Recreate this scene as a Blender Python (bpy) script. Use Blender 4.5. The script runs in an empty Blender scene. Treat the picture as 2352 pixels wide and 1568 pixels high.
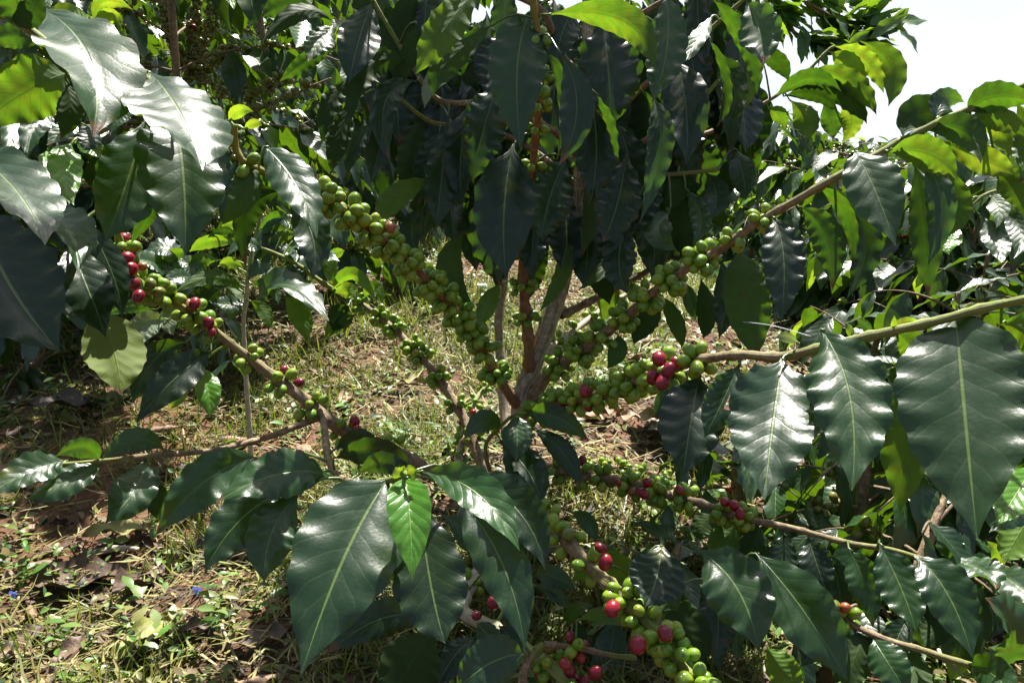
import bpy, math, random
import numpy as np
from mathutils import Vector, Quaternion, Matrix
random.seed(7); RNG = np.random.default_rng(7)
S = bpy.context.scene
R = math.radians

# ------------------------------------------------------------------ camera
CAM_H, PITCH, FPX, PW, PH = 0.62, 15.0, 1800.0, 2352.0, 1568.0
cam = bpy.data.cameras.new('camera'); camo = bpy.data.objects.new('camera', cam)
S.collection.objects.link(camo); S.camera = camo
camo.location = (0, 0, CAM_H); camo.rotation_euler = (R(90 - PITCH), 0, 0)
cam.sensor_width = 36.0; cam.lens = 36.0 * FPX / PW
cam.clip_start = 0.02; cam.clip_end = 500
CAMP = np.array([0, 0, CAM_H]); FWD = np.array([0, math.cos(R(PITCH)), -math.sin(R(PITCH))])
UPV = np.array([0, math.sin(R(PITCH)), math.cos(R(PITCH))]); RGT = np.array([1.0, 0, 0])

def P(x, y, d):
    return CAMP + FWD * d + RGT * ((x - PW / 2) / FPX * d) + UPV * ((PH / 2 - y) / FPX * d)

# ------------------------------------------------------------------ sky, sun, exposure
SUN_EL, SUN_AZ = 61.0, 13.0
w = bpy.data.worlds.new('World'); S.world = w; w.use_nodes = True
nt = w.node_tree; nt.nodes.clear()
out = nt.nodes.new('ShaderNodeOutputWorld'); bg = nt.nodes.new('ShaderNodeBackground')
sky = nt.nodes.new('ShaderNodeTexSky'); sky.sky_type = 'NISHITA'; sky.sun_disc = False
sky.sun_elevation = R(SUN_EL); sky.sun_rotation = R(SUN_AZ); sky.air_density = 1.0; sky.dust_density = 3.5
tc = nt.nodes.new('ShaderNodeTexCoord'); mp = nt.nodes.new('ShaderNodeMapping')
mp.inputs['Scale'].default_value = (1.0, 1.0, 2.2); mp.inputs['Location'].default_value = (0.3, 1.1, 0.4)
nz = nt.nodes.new('ShaderNodeTexNoise'); nz.inputs['Scale'].default_value = 1.6; nz.inputs['Detail'].default_value = 5
rp = nt.nodes.new('ShaderNodeValToRGB'); rp.color_ramp.elements[0].position = 0.36; rp.color_ramp.elements[1].position = 0.56
mx = nt.nodes.new('ShaderNodeMix'); mx.data_type = 'RGBA'
L = nt.links.new
L(tc.outputs['Generated'], mp.inputs['Vector']); L(mp.outputs[0], nz.inputs['Vector']); L(nz.outputs['Fac'], rp.inputs[0])
sx = nt.nodes.new('ShaderNodeSeparateXYZ'); L(tc.outputs['Generated'], sx.inputs[0])
mr = nt.nodes.new('ShaderNodeMapRange'); mr.interpolation_type = 'SMOOTHSTEP'; mr.inputs[1].default_value = -.25; mr.inputs[2].default_value = .5; mr.inputs[3].default_value = .14; L(sx.outputs['Y'], mr.inputs[0])
mm = nt.nodes.new('ShaderNodeMath'); mm.operation = 'MULTIPLY'; L(rp.outputs['Color'], mm.inputs[0]); L(mr.outputs[0], mm.inputs[1])
L(mm.outputs[0], mx.inputs[0]); L(sky.outputs[0], mx.inputs[6])
mx.inputs[7].default_value = (6.5, 7.2, 7.8, 1)
L(mx.outputs[2], bg.inputs['Color']); bg.inputs['Strength'].default_value = 0.05; L(bg.outputs[0], out.inputs[0])
sl = bpy.data.lights.new('sun', 'SUN'); so = bpy.data.objects.new('sun', sl); S.collection.objects.link(so)
sl.energy = 5.0; sl.angle = R(0.5); sl.color = (1.0, 0.95, 0.86)
SUND = Vector((math.sin(R(SUN_AZ)) * math.cos(R(SUN_EL)), math.cos(R(SUN_AZ)) * math.cos(R(SUN_EL)), math.sin(R(SUN_EL))))
so.rotation_euler = SUND.to_track_quat('Z', 'Y').to_euler(); so.location = SUND * 30
S.view_settings.view_transform = 'Standard'; S.view_settings.look = 'None'
S.view_settings.exposure = 1.65; S.view_settings.gamma = 1.0
S.render.engine = 'CYCLES'
S.cycles.use_denoising = True
S.cycles.max_bounces = 7; S.cycles.diffuse_bounces = 3; S.cycles.glossy_bounces = 3
S.cycles.transmission_bounces = 4; S.cycles.transparent_max_bounces = 4; S.cycles.caustics_reflective = False

# ------------------------------------------------------------------ helpers
def unit(v):
    n = np.linalg.norm(v, axis=-1, keepdims=True); return v / np.maximum(n, 1e-9)

def tag(o, label=None, cat=None, group=None, kind=None):
    if label: o['label'] = label
    if cat: o['category'] = cat
    if group: o['group'] = group
    if kind: o['kind'] = kind
    return o

def world_loc(o):
    l = np.zeros(3)
    while o is not None:
        l += np.array(o.location); o = o.parent
    return l

def mesh(name, V, F, mats, uv=None, attrs=None, smooth=True, mi=None):
    """V n x 3, F m x k array or list; uv per vertex; attrs {name: per vertex float or colour}."""
    m = bpy.data.meshes.new(name)
    V = np.asarray(V, dtype=np.float32)
    if isinstance(F, np.ndarray):
        k = F.shape[1]; n = len(F)
        m.vertices.add(len(V)); m.vertices.foreach_set('co', V.ravel())
        m.loops.add(n * k); m.loops.foreach_set('vertex_index', F.ravel().astype(np.int32))
        m.polygons.add(n); m.polygons.foreach_set('loop_start', np.arange(0, n * k, k, dtype=np.int32))
        m.update(calc_edges=True); li = F.ravel()
    else:
        m.from_pydata([tuple(v) for v in V.tolist()], [], F); m.update(); li = np.array([i for f in F for i in f])
    if uv is not None:
        l = m.uv_layers.new(name='UVMap'); l.data.foreach_set('uv', np.asarray(uv, np.float32)[li].ravel())
    for k_, a in (attrs or {}).items():
        a = np.asarray(a, np.float32)
        at = m.attributes.new(k_, 'FLOAT' if a.ndim == 1 else 'FLOAT_COLOR', 'POINT')
        if a.ndim == 1: at.data.foreach_set('value', a)
        else:
            c = np.ones((len(a), 4), np.float32); c[:, :3] = a; at.data.foreach_set('color', c.ravel())
    for mt in (mats if isinstance(mats, (list, tuple)) else [mats]): m.materials.append(mt)
    if mi is not None: m.polygons.foreach_set('material_index', np.asarray(mi, np.int32))
    if smooth: m.polygons.foreach_set('use_smooth', np.ones(len(m.polygons), bool))
    return m

def put(name, me, parent=None, loc=None):
    o = bpy.data.objects.new(name, me); S.collection.objects.link(o)
    if loc is not None:
        l = np.asarray(loc, float)
        if parent is not None: l = l - world_loc(parent)
        o.location = l.tolist()
    if parent is not None: o.parent = parent
    return o

def part(name, V, F, mats, parent, base=None, **kw):
    """world coordinates V; the object's origin is put at BASE"""
    V = np.asarray(V, float)
    b = V[0] if base is None else np.asarray(base, float)
    return put(name, mesh(name, V - b, F, mats, **kw), parent, b)

def empty(name, loc, label, cat, group=None):
    o = bpy.data.objects.new(name, None); S.collection.objects.link(o); o.location = list(map(float, loc))
    o.empty_display_size = 0.05
    return tag(o, label, cat, group)

def spline(pts, n):
    pts = np.asarray(pts, float)
    if len(pts) == 2:
        t = np.linspace(0, 1, n)[:, None]; return pts[0] * (1 - t) + pts[1] * t
    ext = np.vstack([2 * pts[0] - pts[1], pts, 2 * pts[-1] - pts[-2]])
    seg = np.linalg.norm(np.diff(pts, axis=0), axis=1); cum = np.concatenate([[0], np.cumsum(seg)])
    res = []
    for s in np.linspace(0, cum[-1], n):
        i = min(np.searchsorted(cum, s, side='right') - 1, len(pts) - 2)
        t = (s - cum[i]) / max(seg[i], 1e-9); a, b, c, d = ext[i:i + 4]
        res.append(0.5 * ((2 * b) + (c - a) * t + (2 * a - 5 * b + 4 * c - d) * t * t + (3 * b - a - 3 * c + d) * t ** 3))
    return np.array(res)

def tube(pts, r, k=8, rough=0.0, cap=True, rng=None):
    """returns V, F(list of quads array), uv, age"""
    pts = np.asarray(pts, float); n = len(pts)
    r = np.broadcast_to(np.asarray(r, float), (n,))
    T = unit(np.gradient(pts, axis=0)); ref = np.array([0.31, 0.2, 0.93])
    N = unit(np.cross(T, ref)); B = np.cross(T, N)
    ang = np.linspace(0, 2 * np.pi, k, endpoint=False)
    rr = r[:, None] * np.ones((n, k))
    if rough and rng is not None: rr = rr * (1 + rough * rng.standard_normal((n, k)))
    V = pts[:, None, :] + rr[..., None] * (np.cos(ang)[None, :, None] * N[:, None, :] + np.sin(ang)[None, :, None] * B[:, None, :])
    V = V.reshape(-1, 3)
    i = np.arange(n - 1)[:, None] * k; j = np.arange(k)[None, :]; j2 = (j + 1) % k
    F = np.stack([i + j, i + j2, i + k + j2, i + k + j], -1).reshape(-1, 4)
    uv = np.stack([np.tile(np.arange(k) / k, n), np.repeat(np.linspace(0, 1, n), k)], -1)
    age = np.repeat(np.linspace(0, 1, n), k)
    if cap:
        c = len(V); V = np.vstack([V, pts[-1:]]); uv = np.vstack([uv, [[.5, 1]]]); age = np.append(age, 1.0)
        b = (n - 1) * k
        F = np.vstack([F, np.array([[b + q, b + (q + 1) % k, c, c] for q in range(k)])])
        F = [tuple(f) if f[2] != f[3] else tuple(f[:3]) for f in F.tolist()]
    return V, F, uv, age

# ------------------------------------------------------------------ materials
def mat(name):
    m = bpy.data.materials.new(name); m.use_nodes = True; t = m.node_tree; t.nodes.clear()
    o = t.nodes.new('ShaderNodeOutputMaterial'); return m, t, o

class NT:
    def __init__(s, t): s.t = t
    def n(s, typ, **kw):
        nd = s.t.nodes.new('ShaderNode' + typ)
        for k, v in kw.items(): setattr(nd, k, v)
        return nd
    def l(s, a, b): s.t.links.new(a, b)
    def val(s, sock, v):
        if hasattr(v, 'is_linked') or isinstance(v, bpy.types.NodeSocket): s.l(v, sock)
        else: sock.default_value = v
    def math(s, op, a, b=0.0, c=0.0, clamp=False):
        m = s.n('Math', operation=op); m.use_clamp = clamp
        for i, v in enumerate((a, b, c)): s.val(m.inputs[i], v)
        return m.outputs[0]
    def mix(s, f, a, b, typ='MIX'):
        m = s.n('Mix', data_type='RGBA', blend_type=typ)
        s.val(m.inputs[0], f)
        s.val(m.inputs[6], a if isinstance(a, bpy.types.NodeSocket) else (*a, 1))
        s.val(m.inputs[7], b if isinstance(b, bpy.types.NodeSocket) else (*b, 1))
        return m.outputs[2]
    def noise(s, vec, scale, detail=3, rough=.5):
        m = s.n('TexNoise'); m.inputs['Scale'].default_value = scale; m.inputs['Detail'].default_value = detail
        m.inputs['Roughness'].default_value = rough
        if vec is not None: s.l(vec, m.inputs['Vector'])
        return m.outputs['Fac']
    def ramp(s, f, a, b):
        m = s.n('MapRange'); m.interpolation_type = 'SMOOTHSTEP'
        s.val(m.inputs[0], f); m.inputs[1].default_value = a; m.inputs[2].default_value = b
        return m.outputs[0]

def leaf_material(name, top, top2, rib, under, trans, tfac, rough=0.36, bump=0.5, veins=9.0, spots=0.0, spotcol=(.12, .06, .02), blotch=None):
    m, t, o = mat(name); k = NT(t)
    uv = k.n('UVMap').outputs[0]; sp = k.n('SeparateXYZ'); k.l(uv, sp.inputs[0])
    u = k.math('ABSOLUTE', k.math('SUBTRACT', k.math('MULTIPLY', sp.outputs[0], 2.0), 1.0)); v = sp.outputs[1]
    pos = k.n('NewGeometry'); rnd = k.n('Attribute', attribute_name='rnd').outputs['Fac']
    obj = k.n('TexCoord').outputs['Object']
    sv = k.math('SUBTRACT', k.math('MULTIPLY', v, veins), k.math('MULTIPLY', k.math('POWER', u, 0.85), 1.9))
    sv = k.math('ADD', sv, k.math('MULTIPLY', k.math('SUBTRACT', k.noise(k.n('TexCoord').outputs['Object'], 30, 2), .5), .9))
    tri = k.math('PINGPONG', sv, 0.5)                      # 0 on a side vein, .5 between two
    vein = k.math('SUBTRACT', 1.0, k.ramp(tri, 0.0, 0.075))
    ribm = k.math('SUBTRACT', 1.0, k.ramp(u, 0.014, 0.040))
    n1 = k.noise(obj, 55, 3); n2 = k.noise(obj, 420, 2)
    col = k.mix(k.ramp(k.math('ADD', k.math('MULTIPLY', n1, .6), k.math('MULTIPLY', rnd, .55)), .3, .85), top, top2)
    col = k.mix(k.math('MULTIPLY', vein, .13), col, rib)
    col = k.mix(k.math('MULTIPLY', ribm, .92), col, rib)
    ucol = k.mix(k.math('MULTIPLY', k.math('MAXIMUM', ribm, k.math('MULTIPLY', vein, .5)), .6), under, tuple(min(1, c * 1.7) for c in under))
    tcol = k.mix(k.math('MULTIPLY', k.math('MAXIMUM', ribm, k.math('MULTIPLY', vein, .8)), .6), k.mix(k.ramp(k.noise(obj, 150, 4, .65), .35, .7), trans, (trans[0] * 1.15, trans[1] * .72, trans[2])), tuple(c * .32 for c in trans))
    tcol = k.mix(k.ramp(n1, .35, .7), tcol, k.mix(.35, tcol, (.05, .25, .01)))
    if spots:
        vo = k.n('TexVoronoi'); vo.inputs['Scale'].default_value = 26; k.l(obj, vo.inputs['Vector'])
        sc = k.n('SeparateColor'); k.l(vo.outputs['Color'], sc.inputs[0])
        pick = k.math('GREATER_THAN', sc.outputs[0], 1 - spots)
        sm = k.math('MULTIPLY', pick, k.math('SUBTRACT', 1.0, k.ramp(k.math('ADD', vo.outputs['Distance'], k.math('MULTIPLY', n2, .14)), .07, .17)))
        halo = k.math('MULTIPLY', pick, k.math('SUBTRACT', 1.0, k.ramp(vo.outputs['Distance'], .1, .34)))
        col = k.mix(k.math('MULTIPLY', halo, .22), col, (.16, .17, .02)); col = k.mix(sm, col, spotcol)
        tcol = k.mix(sm, tcol, spotcol); ucol = k.mix(sm, ucol, spotcol)
    if blotch:
        bm = k.ramp(k.noise(obj, 24, 4, .65), .56, .66)
        col = k.mix(bm, col, blotch); ucol = k.mix(bm, ucol, blotch); tcol = k.mix(bm, tcol, tuple(c * .4 for c in blotch))
    tipm = k.math('MULTIPLY', k.math('GREATER_THAN', rnd, .72), k.ramp(k.math('ADD', k.math('MAXIMUM', v, k.math('MULTIPLY', k.math('SUBTRACT', u, .1), 1.02)), k.math('MULTIPLY', n1, .22)), 1.0, 1.06))
    if name not in ('young_leaf', 'pale_leaf'):
        col = k.mix(tipm, col, (.10, .055, .03)); ucol = k.mix(tipm, ucol, (.10, .055, .03)); tcol = k.mix(tipm, tcol, (.10, .05, .02))
        dust = k.math('MULTIPLY', k.ramp(k.noise(obj, 90, 5, .7), .52, .8), .16); col = k.mix(dust, col, (.20, .19, .14))
    bk = pos.outputs['Backfacing']
    base = k.mix(bk, col, ucol)
    h = k.math('ADD', k.math('MULTIPLY', k.math('POWER', k.math('MULTIPLY', tri, 2.0), .6), .55), k.math('MULTIPLY', n2, .35))
    h = k.math('ADD', h, k.math('MULTIPLY', n1, .5)); h = k.math('SUBTRACT', h, k.math('MULTIPLY', ribm, .7))
    bp = k.n('Bump'); bp.inputs['Strength'].default_value = bump; bp.inputs['Distance'].default_value = 0.0010; k.l(h, bp.inputs['Height'])
    pb = k.n('BsdfPrincipled'); k.l(base, pb.inputs['Base Color']); k.l(bp.outputs[0], pb.inputs['Normal'])
    k.l(k.math('ADD', k.math('ADD', k.math('MULTIPLY', bk, .22), k.math('MULTIPLY', n1, .16)), rough - .08), pb.inputs['Roughness'])
    pb.inputs['IOR'].default_value = 1.5
    k.l(k.math('SUBTRACT', .58 if name != 'shaded_leaf' else .46, k.math('MULTIPLY', bk, .36)), pb.inputs['Specular IOR Level'])
    tr = k.n('BsdfTranslucent'); k.l(tcol, tr.inputs[0])
    ms = k.n('MixShader'); ms.inputs[0].default_value = tfac; k.l(pb.outputs[0], ms.inputs[1]); k.l(tr.outputs[0], ms.inputs[2])
    k.l(ms.outputs[0], o.inputs[0]); return m

M = {}
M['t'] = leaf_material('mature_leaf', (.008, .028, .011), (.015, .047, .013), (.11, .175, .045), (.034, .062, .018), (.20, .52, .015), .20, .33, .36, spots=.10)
M['k'] = leaf_material('shaded_leaf', (.005, .014, .008), (.009, .025, .010), (.09, .14, .045), (.022, .040, .013), (.16, .42, .012), .12, .33, .38, spots=.10)  # darker copy of the mature leaf, the crown's shade put into its colour
M['g'] = leaf_material('mid_leaf', (.018, .066, .015), (.028, .090, .018), (.14, .22, .04), (.045, .09, .02), (.30, .60, .018), .28, .35, .45, spots=.06)
M['y'] = leaf_material('young_leaf', (.05, .17, .015), (.08, .22, .02), (.24, .34, .08), (.09, .17, .025), (.44, .74, .025), .33, .30, .55, veins=10)
M['d'] = leaf_material('yellowing_leaf', (.085, .125, .018), (.12, .14, .02), (.2, .24, .06), (.085, .12, .02), (.28, .38, .02), .22, .45, .5, spots=.35, spotcol=(.12, .06, .035), blotch=(.17, .085, .03))
M['c'] = leaf_material('crown_leaf', (.007, .024, .010), (.018, .054, .013), (.08, .13, .03), (.032, .066, .015), (.26, .58, .015), .13, .33, .45)
M['s'] = leaf_material('pale_leaf', (.14, .19, .12), (.20, .25, .15), (.34, .40, .2), (.2, .28, .12), (.4, .6, .1), .2, .4, .6)  # pale leaves; on some, white glare is put into the colour

def bark_material(name, c1, c2, green=None, g0=.55, g1=.85, sx=14, sy=2.2):
    m, t, o = mat(name); k = NT(t)
    obj = k.n('TexCoord').outputs['Object']; uv = k.n('UVMap').outputs[0]
    mp = k.n('Mapping'); mp.inputs['Scale'].default_value = (sx, sy * 10, 1); k.l(uv, mp.inputs[0])
    n1 = k.noise(mp.outputs[0], 1.0, 5, .65); n2 = k.noise(obj, 160, 4, .6)
    f = k.ramp(k.math('ADD', k.math('MULTIPLY', n1, .6), k.math('MULTIPLY', n2, .4)), .36, .64)
    col = k.mix(f, c1, c2)
    col = k.mix(k.math('MULTIPLY', k.ramp(n2, .58, .72), .55), col, tuple(min(1, c * 1.9) for c in c2))
    if green:
        a = k.n('Attribute', attribute_name='age').outputs['Fac']
        a = k.math('ADD', a, k.math('MULTIPLY', k.math('SUBTRACT', n2, .5), .5))
        col = k.mix(k.ramp(a, g0, g1), col, green)
    bp = k.n('Bump'); bp.inputs['Strength'].default_value = .9; bp.inputs['Distance'].default_value = .0025
    k.l(k.math('ADD', n1, k.math('MULTIPLY', n2, .5)), bp.inputs['Height'])
    pb = k.n('BsdfPrincipled'); k.l(col, pb.inputs['Base Color']); pb.inputs['Roughness'].default_value = .72
    k.l(bp.outputs[0], pb.inputs['Normal']); k.l(pb.outputs[0], o.inputs[0]); return m
M['bark'] = bark_material('trunk_bark', (.17, .13, .088), (.52, .425, .30), sx=26, sy=.45)
M['stem'] = bark_material('branch_bark', (.12, .074, .042), (.32, .225, .135), (.17, .20, .035), .55, .9, sx=7, sy=2)
M['orange_stem'] = bark_material('orange_branch_bark', (.16, .065, .026), (.30, .15, .07), (.22, .20, .03), .62, .95, sx=7, sy=2)
M['pale_stem'] = bark_material('pale_branch_bark', (.34, .28, .21), (.52, .45, .35), (.24, .30, .08), .5, .95, sx=7, sy=2)

def cherry_material(name, c1, c2, c3):
    m, t, o = mat(name); k = NT(t)
    oi = k.n('ObjectInfo').outputs['Random']; a = k.n('Attribute', attribute_name='rnd').outputs['Fac']
    r = k.math('FRACT', k.math('ADD', oi, a)); obj = k.n('TexCoord').outputs['Object']
    uv = k.n('UVMap').outputs[0]; sp = k.n('SeparateXYZ'); k.l(uv, sp.inputs[0])
    col = k.mix(k.ramp(r, 0, .75), c1, c2); col = k.mix(k.math('MULTIPLY', k.ramp(r, .82, 1.0), .8), col, c3)
    n = k.noise(obj, 130, 3)
    col = k.mix(k.math('MULTIPLY', k.ramp(n, .4, .7), .35), col, tuple(c * .75 for c in c1))
    ring = k.math('MULTIPLY', k.ramp(sp.outputs[1], .865, .885), k.math('SUBTRACT', 1.0, k.ramp(sp.outputs[1], .905, .925)))
    col = k.mix(k.math('MULTIPLY', ring, .75), col, (.05, .035, .012)); col = k.mix(k.ramp(sp.outputs[1], .955, .97), col, (.04, .028, .012))
    pb = k.n('BsdfPrincipled'); k.l(col, pb.inputs['Base Color']); pb.inputs['Roughness'].default_value = .27
    pb.inputs['Subsurface Weight'].default_value = .0
    bp = k.n('Bump'); bp.inputs['Strength'].default_value = .15; bp.inputs['Distance'].default_value = .001
    k.l(k.noise(obj, 500, 2), bp.inputs['Height']); k.l(bp.outputs[0], pb.inputs['Normal'])
    k.l(pb.outputs[0], o.inputs[0]); return m
M['green'] = cherry_material('unripe_cherry_skin', (.115, .225, .015), (.19, .29, .02), (.28, .31, .028))
M['red'] = cherry_material('ripe_cherry_skin', (.27, .009, .022), (.15, .006, .020), (.34, .03, .02))
M['turning'] = cherry_material('turning_cherry_skin', (.26, .09, .03), (.22, .14, .03), (.30, .06, .03))
M['olive'] = cherry_material('olive_cherry_skin', (.10, .115, .018), (.16, .17, .03), (.2, .19, .035))
# ------------------------------------------------------------------ ground shape
def ground_z(x, y):
    x = np.asarray(x, float); y = np.asarray(y, float)
    z = 0.10 * np.minimum(y, 2.3) + .012 * np.clip(y - 2.3, 0, 200) + 0.02 * np.sin(3.1 * x + 1.3 * y) + 0.014 * np.sin(7.7 * x - 5.1 * y + 1) + .006 * np.sin(19 * x + 2) * np.sin(17 * y)
    z = z + 0.10 * np.clip(-x - .1, 0, 2) * np.clip(y - .9, 0, 1.6)      # rises to the left behind
    z = z - 0.30 * np.clip(x - .45, 0, 1.6) * np.clip(y - 1.0, 0, 2.2) - .12 * np.clip(y - 14, 0, 200)
    return z

# ------------------------------------------------------------------ one hand-placed leaf
PROF_T = np.array([0, .02, .05, .09, .15, .24, .36, .46, .58, .70, .80, .87, .92, .96, 1.0])
PROF_W = np.array([.035, .045, .10, .28, .53, .79, .965, 1.0, .95, .80, .57, .36, .19, .085, .012])

def leaf_shape(p0, pm, p1, W, roll, under, seed, nu=10, nv=34, fold=None, wave=1.0, corr=1.0, hole=None, glare=0):
    r = np.random.default_rng(seed)
    q = 2 * pm - .5 * (p0 + p1)
    t = np.linspace(0, 1, nv + 1); t = t ** .92
    C = ((1 - t) ** 2)[:, None] * p0 + (2 * t * (1 - t))[:, None] * q + (t ** 2)[:, None] * p1
    T = unit(2 * (1 - t)[:, None] * (q - p0) + 2 * t[:, None] * (p1 - q))
    v = unit(CAMP - pm)
    n = unit(v[None] - (T @ v)[:, None] * T)
    s = np.cross(T, n)
    a = R(roll)
    if glare:                                          # turned so that its upper side throws the sun towards the lens
        hv = unit(v + np.array(SUND)); k_ = len(t) // 2
        a = glare * math.atan2(float(hv @ s[k_]), float(hv @ n[k_])); W = W / max(.55, math.cos(a))
    twist = R(r.uniform(-14, 14) * (1 if abs(p1[2] - p0[2]) < .8 * np.linalg.norm(p1 - p0) or W > .05 else 3.2)) * (t - .4)
    aa = (a + twist)[:, None]
    n, s = n * np.cos(aa) + s * np.sin(aa), s * np.cos(aa) - n * np.sin(aa)
    top = -n if under else n
    f = R(r.uniform(10, 20)) if fold is None else R(fold)
    u = np.linspace(-1, 1, 2 * (nu // 2) + 1)
    skew = 1 + .0 * t
    wd = np.interp(t ** r.uniform(.86, 1.22), PROF_T, PROF_W) * W / 2
    nw = r.integers(6, 9); ph = r.uniform(0, 6.28, 2)
    edge = np.stack([1 + .045 * wave * np.sin(2 * np.pi * nw * t + ph[0]), 1 + .045 * wave * np.sin(2 * np.pi * nw * t + ph[1])], 0)
    V = np.zeros((nv + 1, len(u), 3)); UV = np.zeros((nv + 1, len(u), 2))
    droops = r.uniform(-.05, .34, 2); roll_ = r.uniform(.02, .10); php = r.uniform(0, 6.28, 2); fr = r.uniform(.8, 1.7)
    for j, uu in enumerate(u):
        side = 0 if uu < 0 else 1; au = abs(uu)
        e = 1 + (edge[side] - 1) * au ** 2
        lat = uu * wd * e * math.cos(f)
        up = au * wd * math.sin(f) - droops[side] * wd * au ** 2.2 + roll_ * W * au ** 1.3 * np.sin(2 * np.pi * fr * t + php[side]) * np.minimum(1, wd / (.3 * W))
        sv = 9 * t - 1.9 * au ** .85 + .22 * np.sin(7 * t + 9 * ph[side])
        up = up + corr * .010 * W * (np.abs(np.sin(np.pi * sv)) - .5) * min(1, au * 3) * (1 - .3 * au) * np.minimum(1, wd / (.3 * W))
        up = up + wave * .085 * W * (np.sin(2 * np.pi * nw * t + ph[side] + 1.2) * au ** 2.6) * np.minimum(1, wd / (.25 * W)) * .42
        V[:, j] = C + s * lat[:, None] + top * up[:, None]
        UV[:, j, 0] = uu / 2 + .5; UV[:, j, 1] = t
    m = len(u)
    i = np.arange(nv)[:, None] * m; j = np.arange(m - 1)[None]
    F = np.stack([i + j, i + j + 1, i + m + j + 1, i + m + j], -1).reshape(-1, 4)
    # orientation: face normal must be TOP
    a0, b0, c0 = V[nv // 2, nu // 2], V[nv // 2, nu // 2 + 1], V[nv // 2 + 1, nu // 2]
    if np.dot(np.cross(b0 - a0, c0 - a0), top[nv // 2]) < 0: F = F[:, ::-1]
    if hole is not None:
        fu = UV.reshape(-1, 2)[F].mean(1)
        hu, hv, ru, rv = hole
        d = ((fu[:, 0] - hu) / ru) ** 2 + ((fu[:, 1] - hv) / rv) ** 2
        F = F[d + .35 * np.sin(fu[:, 1] * 90) * .3 > 1]
    return V.reshape(-1, 3), F, UV.reshape(-1, 2)

def join(parts):
    """[(V, F(list or array), uv, age or None)] -> one"""
    Vs, Fs, us, ags, n = [], [], [], [], 0
    for V, F, uv, ag in parts:
        Vs.append(V); us.append(uv); ags.append(np.zeros(len(V)) if ag is None else ag)
        Fs += [tuple(int(i) + n for i in f) for f in (F.tolist() if isinstance(F, np.ndarray) else F)]; n += len(V)
    return np.vstack(Vs), Fs, np.vstack(us), np.concatenate(ags)

# ------------------------------------------------------------------ coffee cherries
def cherry_mesh(name, m):
    k, rings = 14, [(-1, .0), (-.97, .22), (-.86, .50), (-.6, .80), (-.25, .98), (.1, 1.0), (.45, .90), (.72, .70), (.9, .42), (.955, .24), (.945, .17), (.965, .10), (.93, .05), (.93, 0)]
    V, uv, F = [], [], []
    for i, (z, r_) in enumerate(rings):
        for j in range(k):
            a = 2 * math.pi * j / k
            V.append((r_ * .0066 * math.cos(a), r_ * .0066 * math.sin(a) * .95, z * .0080)); uv.append((j / k, (i + (0 if i < 9 else 0)) / 13))
    z2v = [0, .1, .2, .35, .5, .6, .7, .78, .84, .875, .9, .93, .97, 1.0]
    uv = [(a, z2v[n // k]) for n, (a, b) in enumerate(uv)]
    for i in range(len(rings) - 1):
        for j in range(k):
            F.append((i * k + j, i * k + (j + 1) % k, (i + 1) * k + (j + 1) % k, (i + 1) * k + j))
    return mesh(name, np.array(V), F, m, uv=np.array(uv))
CH = {c: cherry_mesh('coffee_cherry', M[c]) for c in ('green', 'red', 'turning', 'olive')}
CHV = np.array([v.co[:] for v in CH['green'].vertices]); CHF = np.array([p.vertices[:] for p in CH['green'].polygons])
CHU = np.array([CH['green'].uv_layers[0].data[i].uv[:] for i in range(len(CH['green'].loops))])
_cu = np.zeros((len(CHV), 2)); _cu[np.array([l.vertex_index for l in CH['green'].loops])] = CHU; CHU = _cu

def proj(p):
    d = np.asarray(p) - CAMP
    z = d @ FWD
    return PW / 2 + (d @ RGT) / z * FPX, PH / 2 - (d @ UPV) / z * FPX, z

# ------------------------------------------------------------------ a bush from tables
def in_sun(B, spots, rad):
    """leaves that would stand in the sun's way of the given points"""
    sd = np.array(SUND); hit = np.zeros(len(B), bool)
    for p in spots:
        r = B - p; al = r @ sd; hit |= (al > .05) & (np.linalg.norm(r - al[:, None] * sd, axis=1) < rad)
    return hit
SPOTS = [P(*q) for q in ((200, 130, .5), (150, 90, .52), (430, 260, .55), (400, 200, .57), (30, 430, .49), (130, 540, .52), (1790, 900, .54), (1830, 870, .54), (1950, 900, .52), (1970, 1000, .5), (2260, 850, .5), (60, 1090, .71), (310, 1110, .74), (160, 1100, .72),
         (2150, 1340, .67), (2230, 1310, .7), (2320, 1340, .7), (1740, 1340, .63), (2020, 430, .62), (760, 1380, .53), (720, 1250, .55), (640, 1200, .62), (850, 1150, .57), (1120, 1130, .54), (690, 660, 1.08), (660, 390, .63), (300, 1400, .95), (500, 1420, .95), (830, 640, 2.0), (650, 900, 1.3), (900, 980, 1.25), (150, 1480, .85))]

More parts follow.
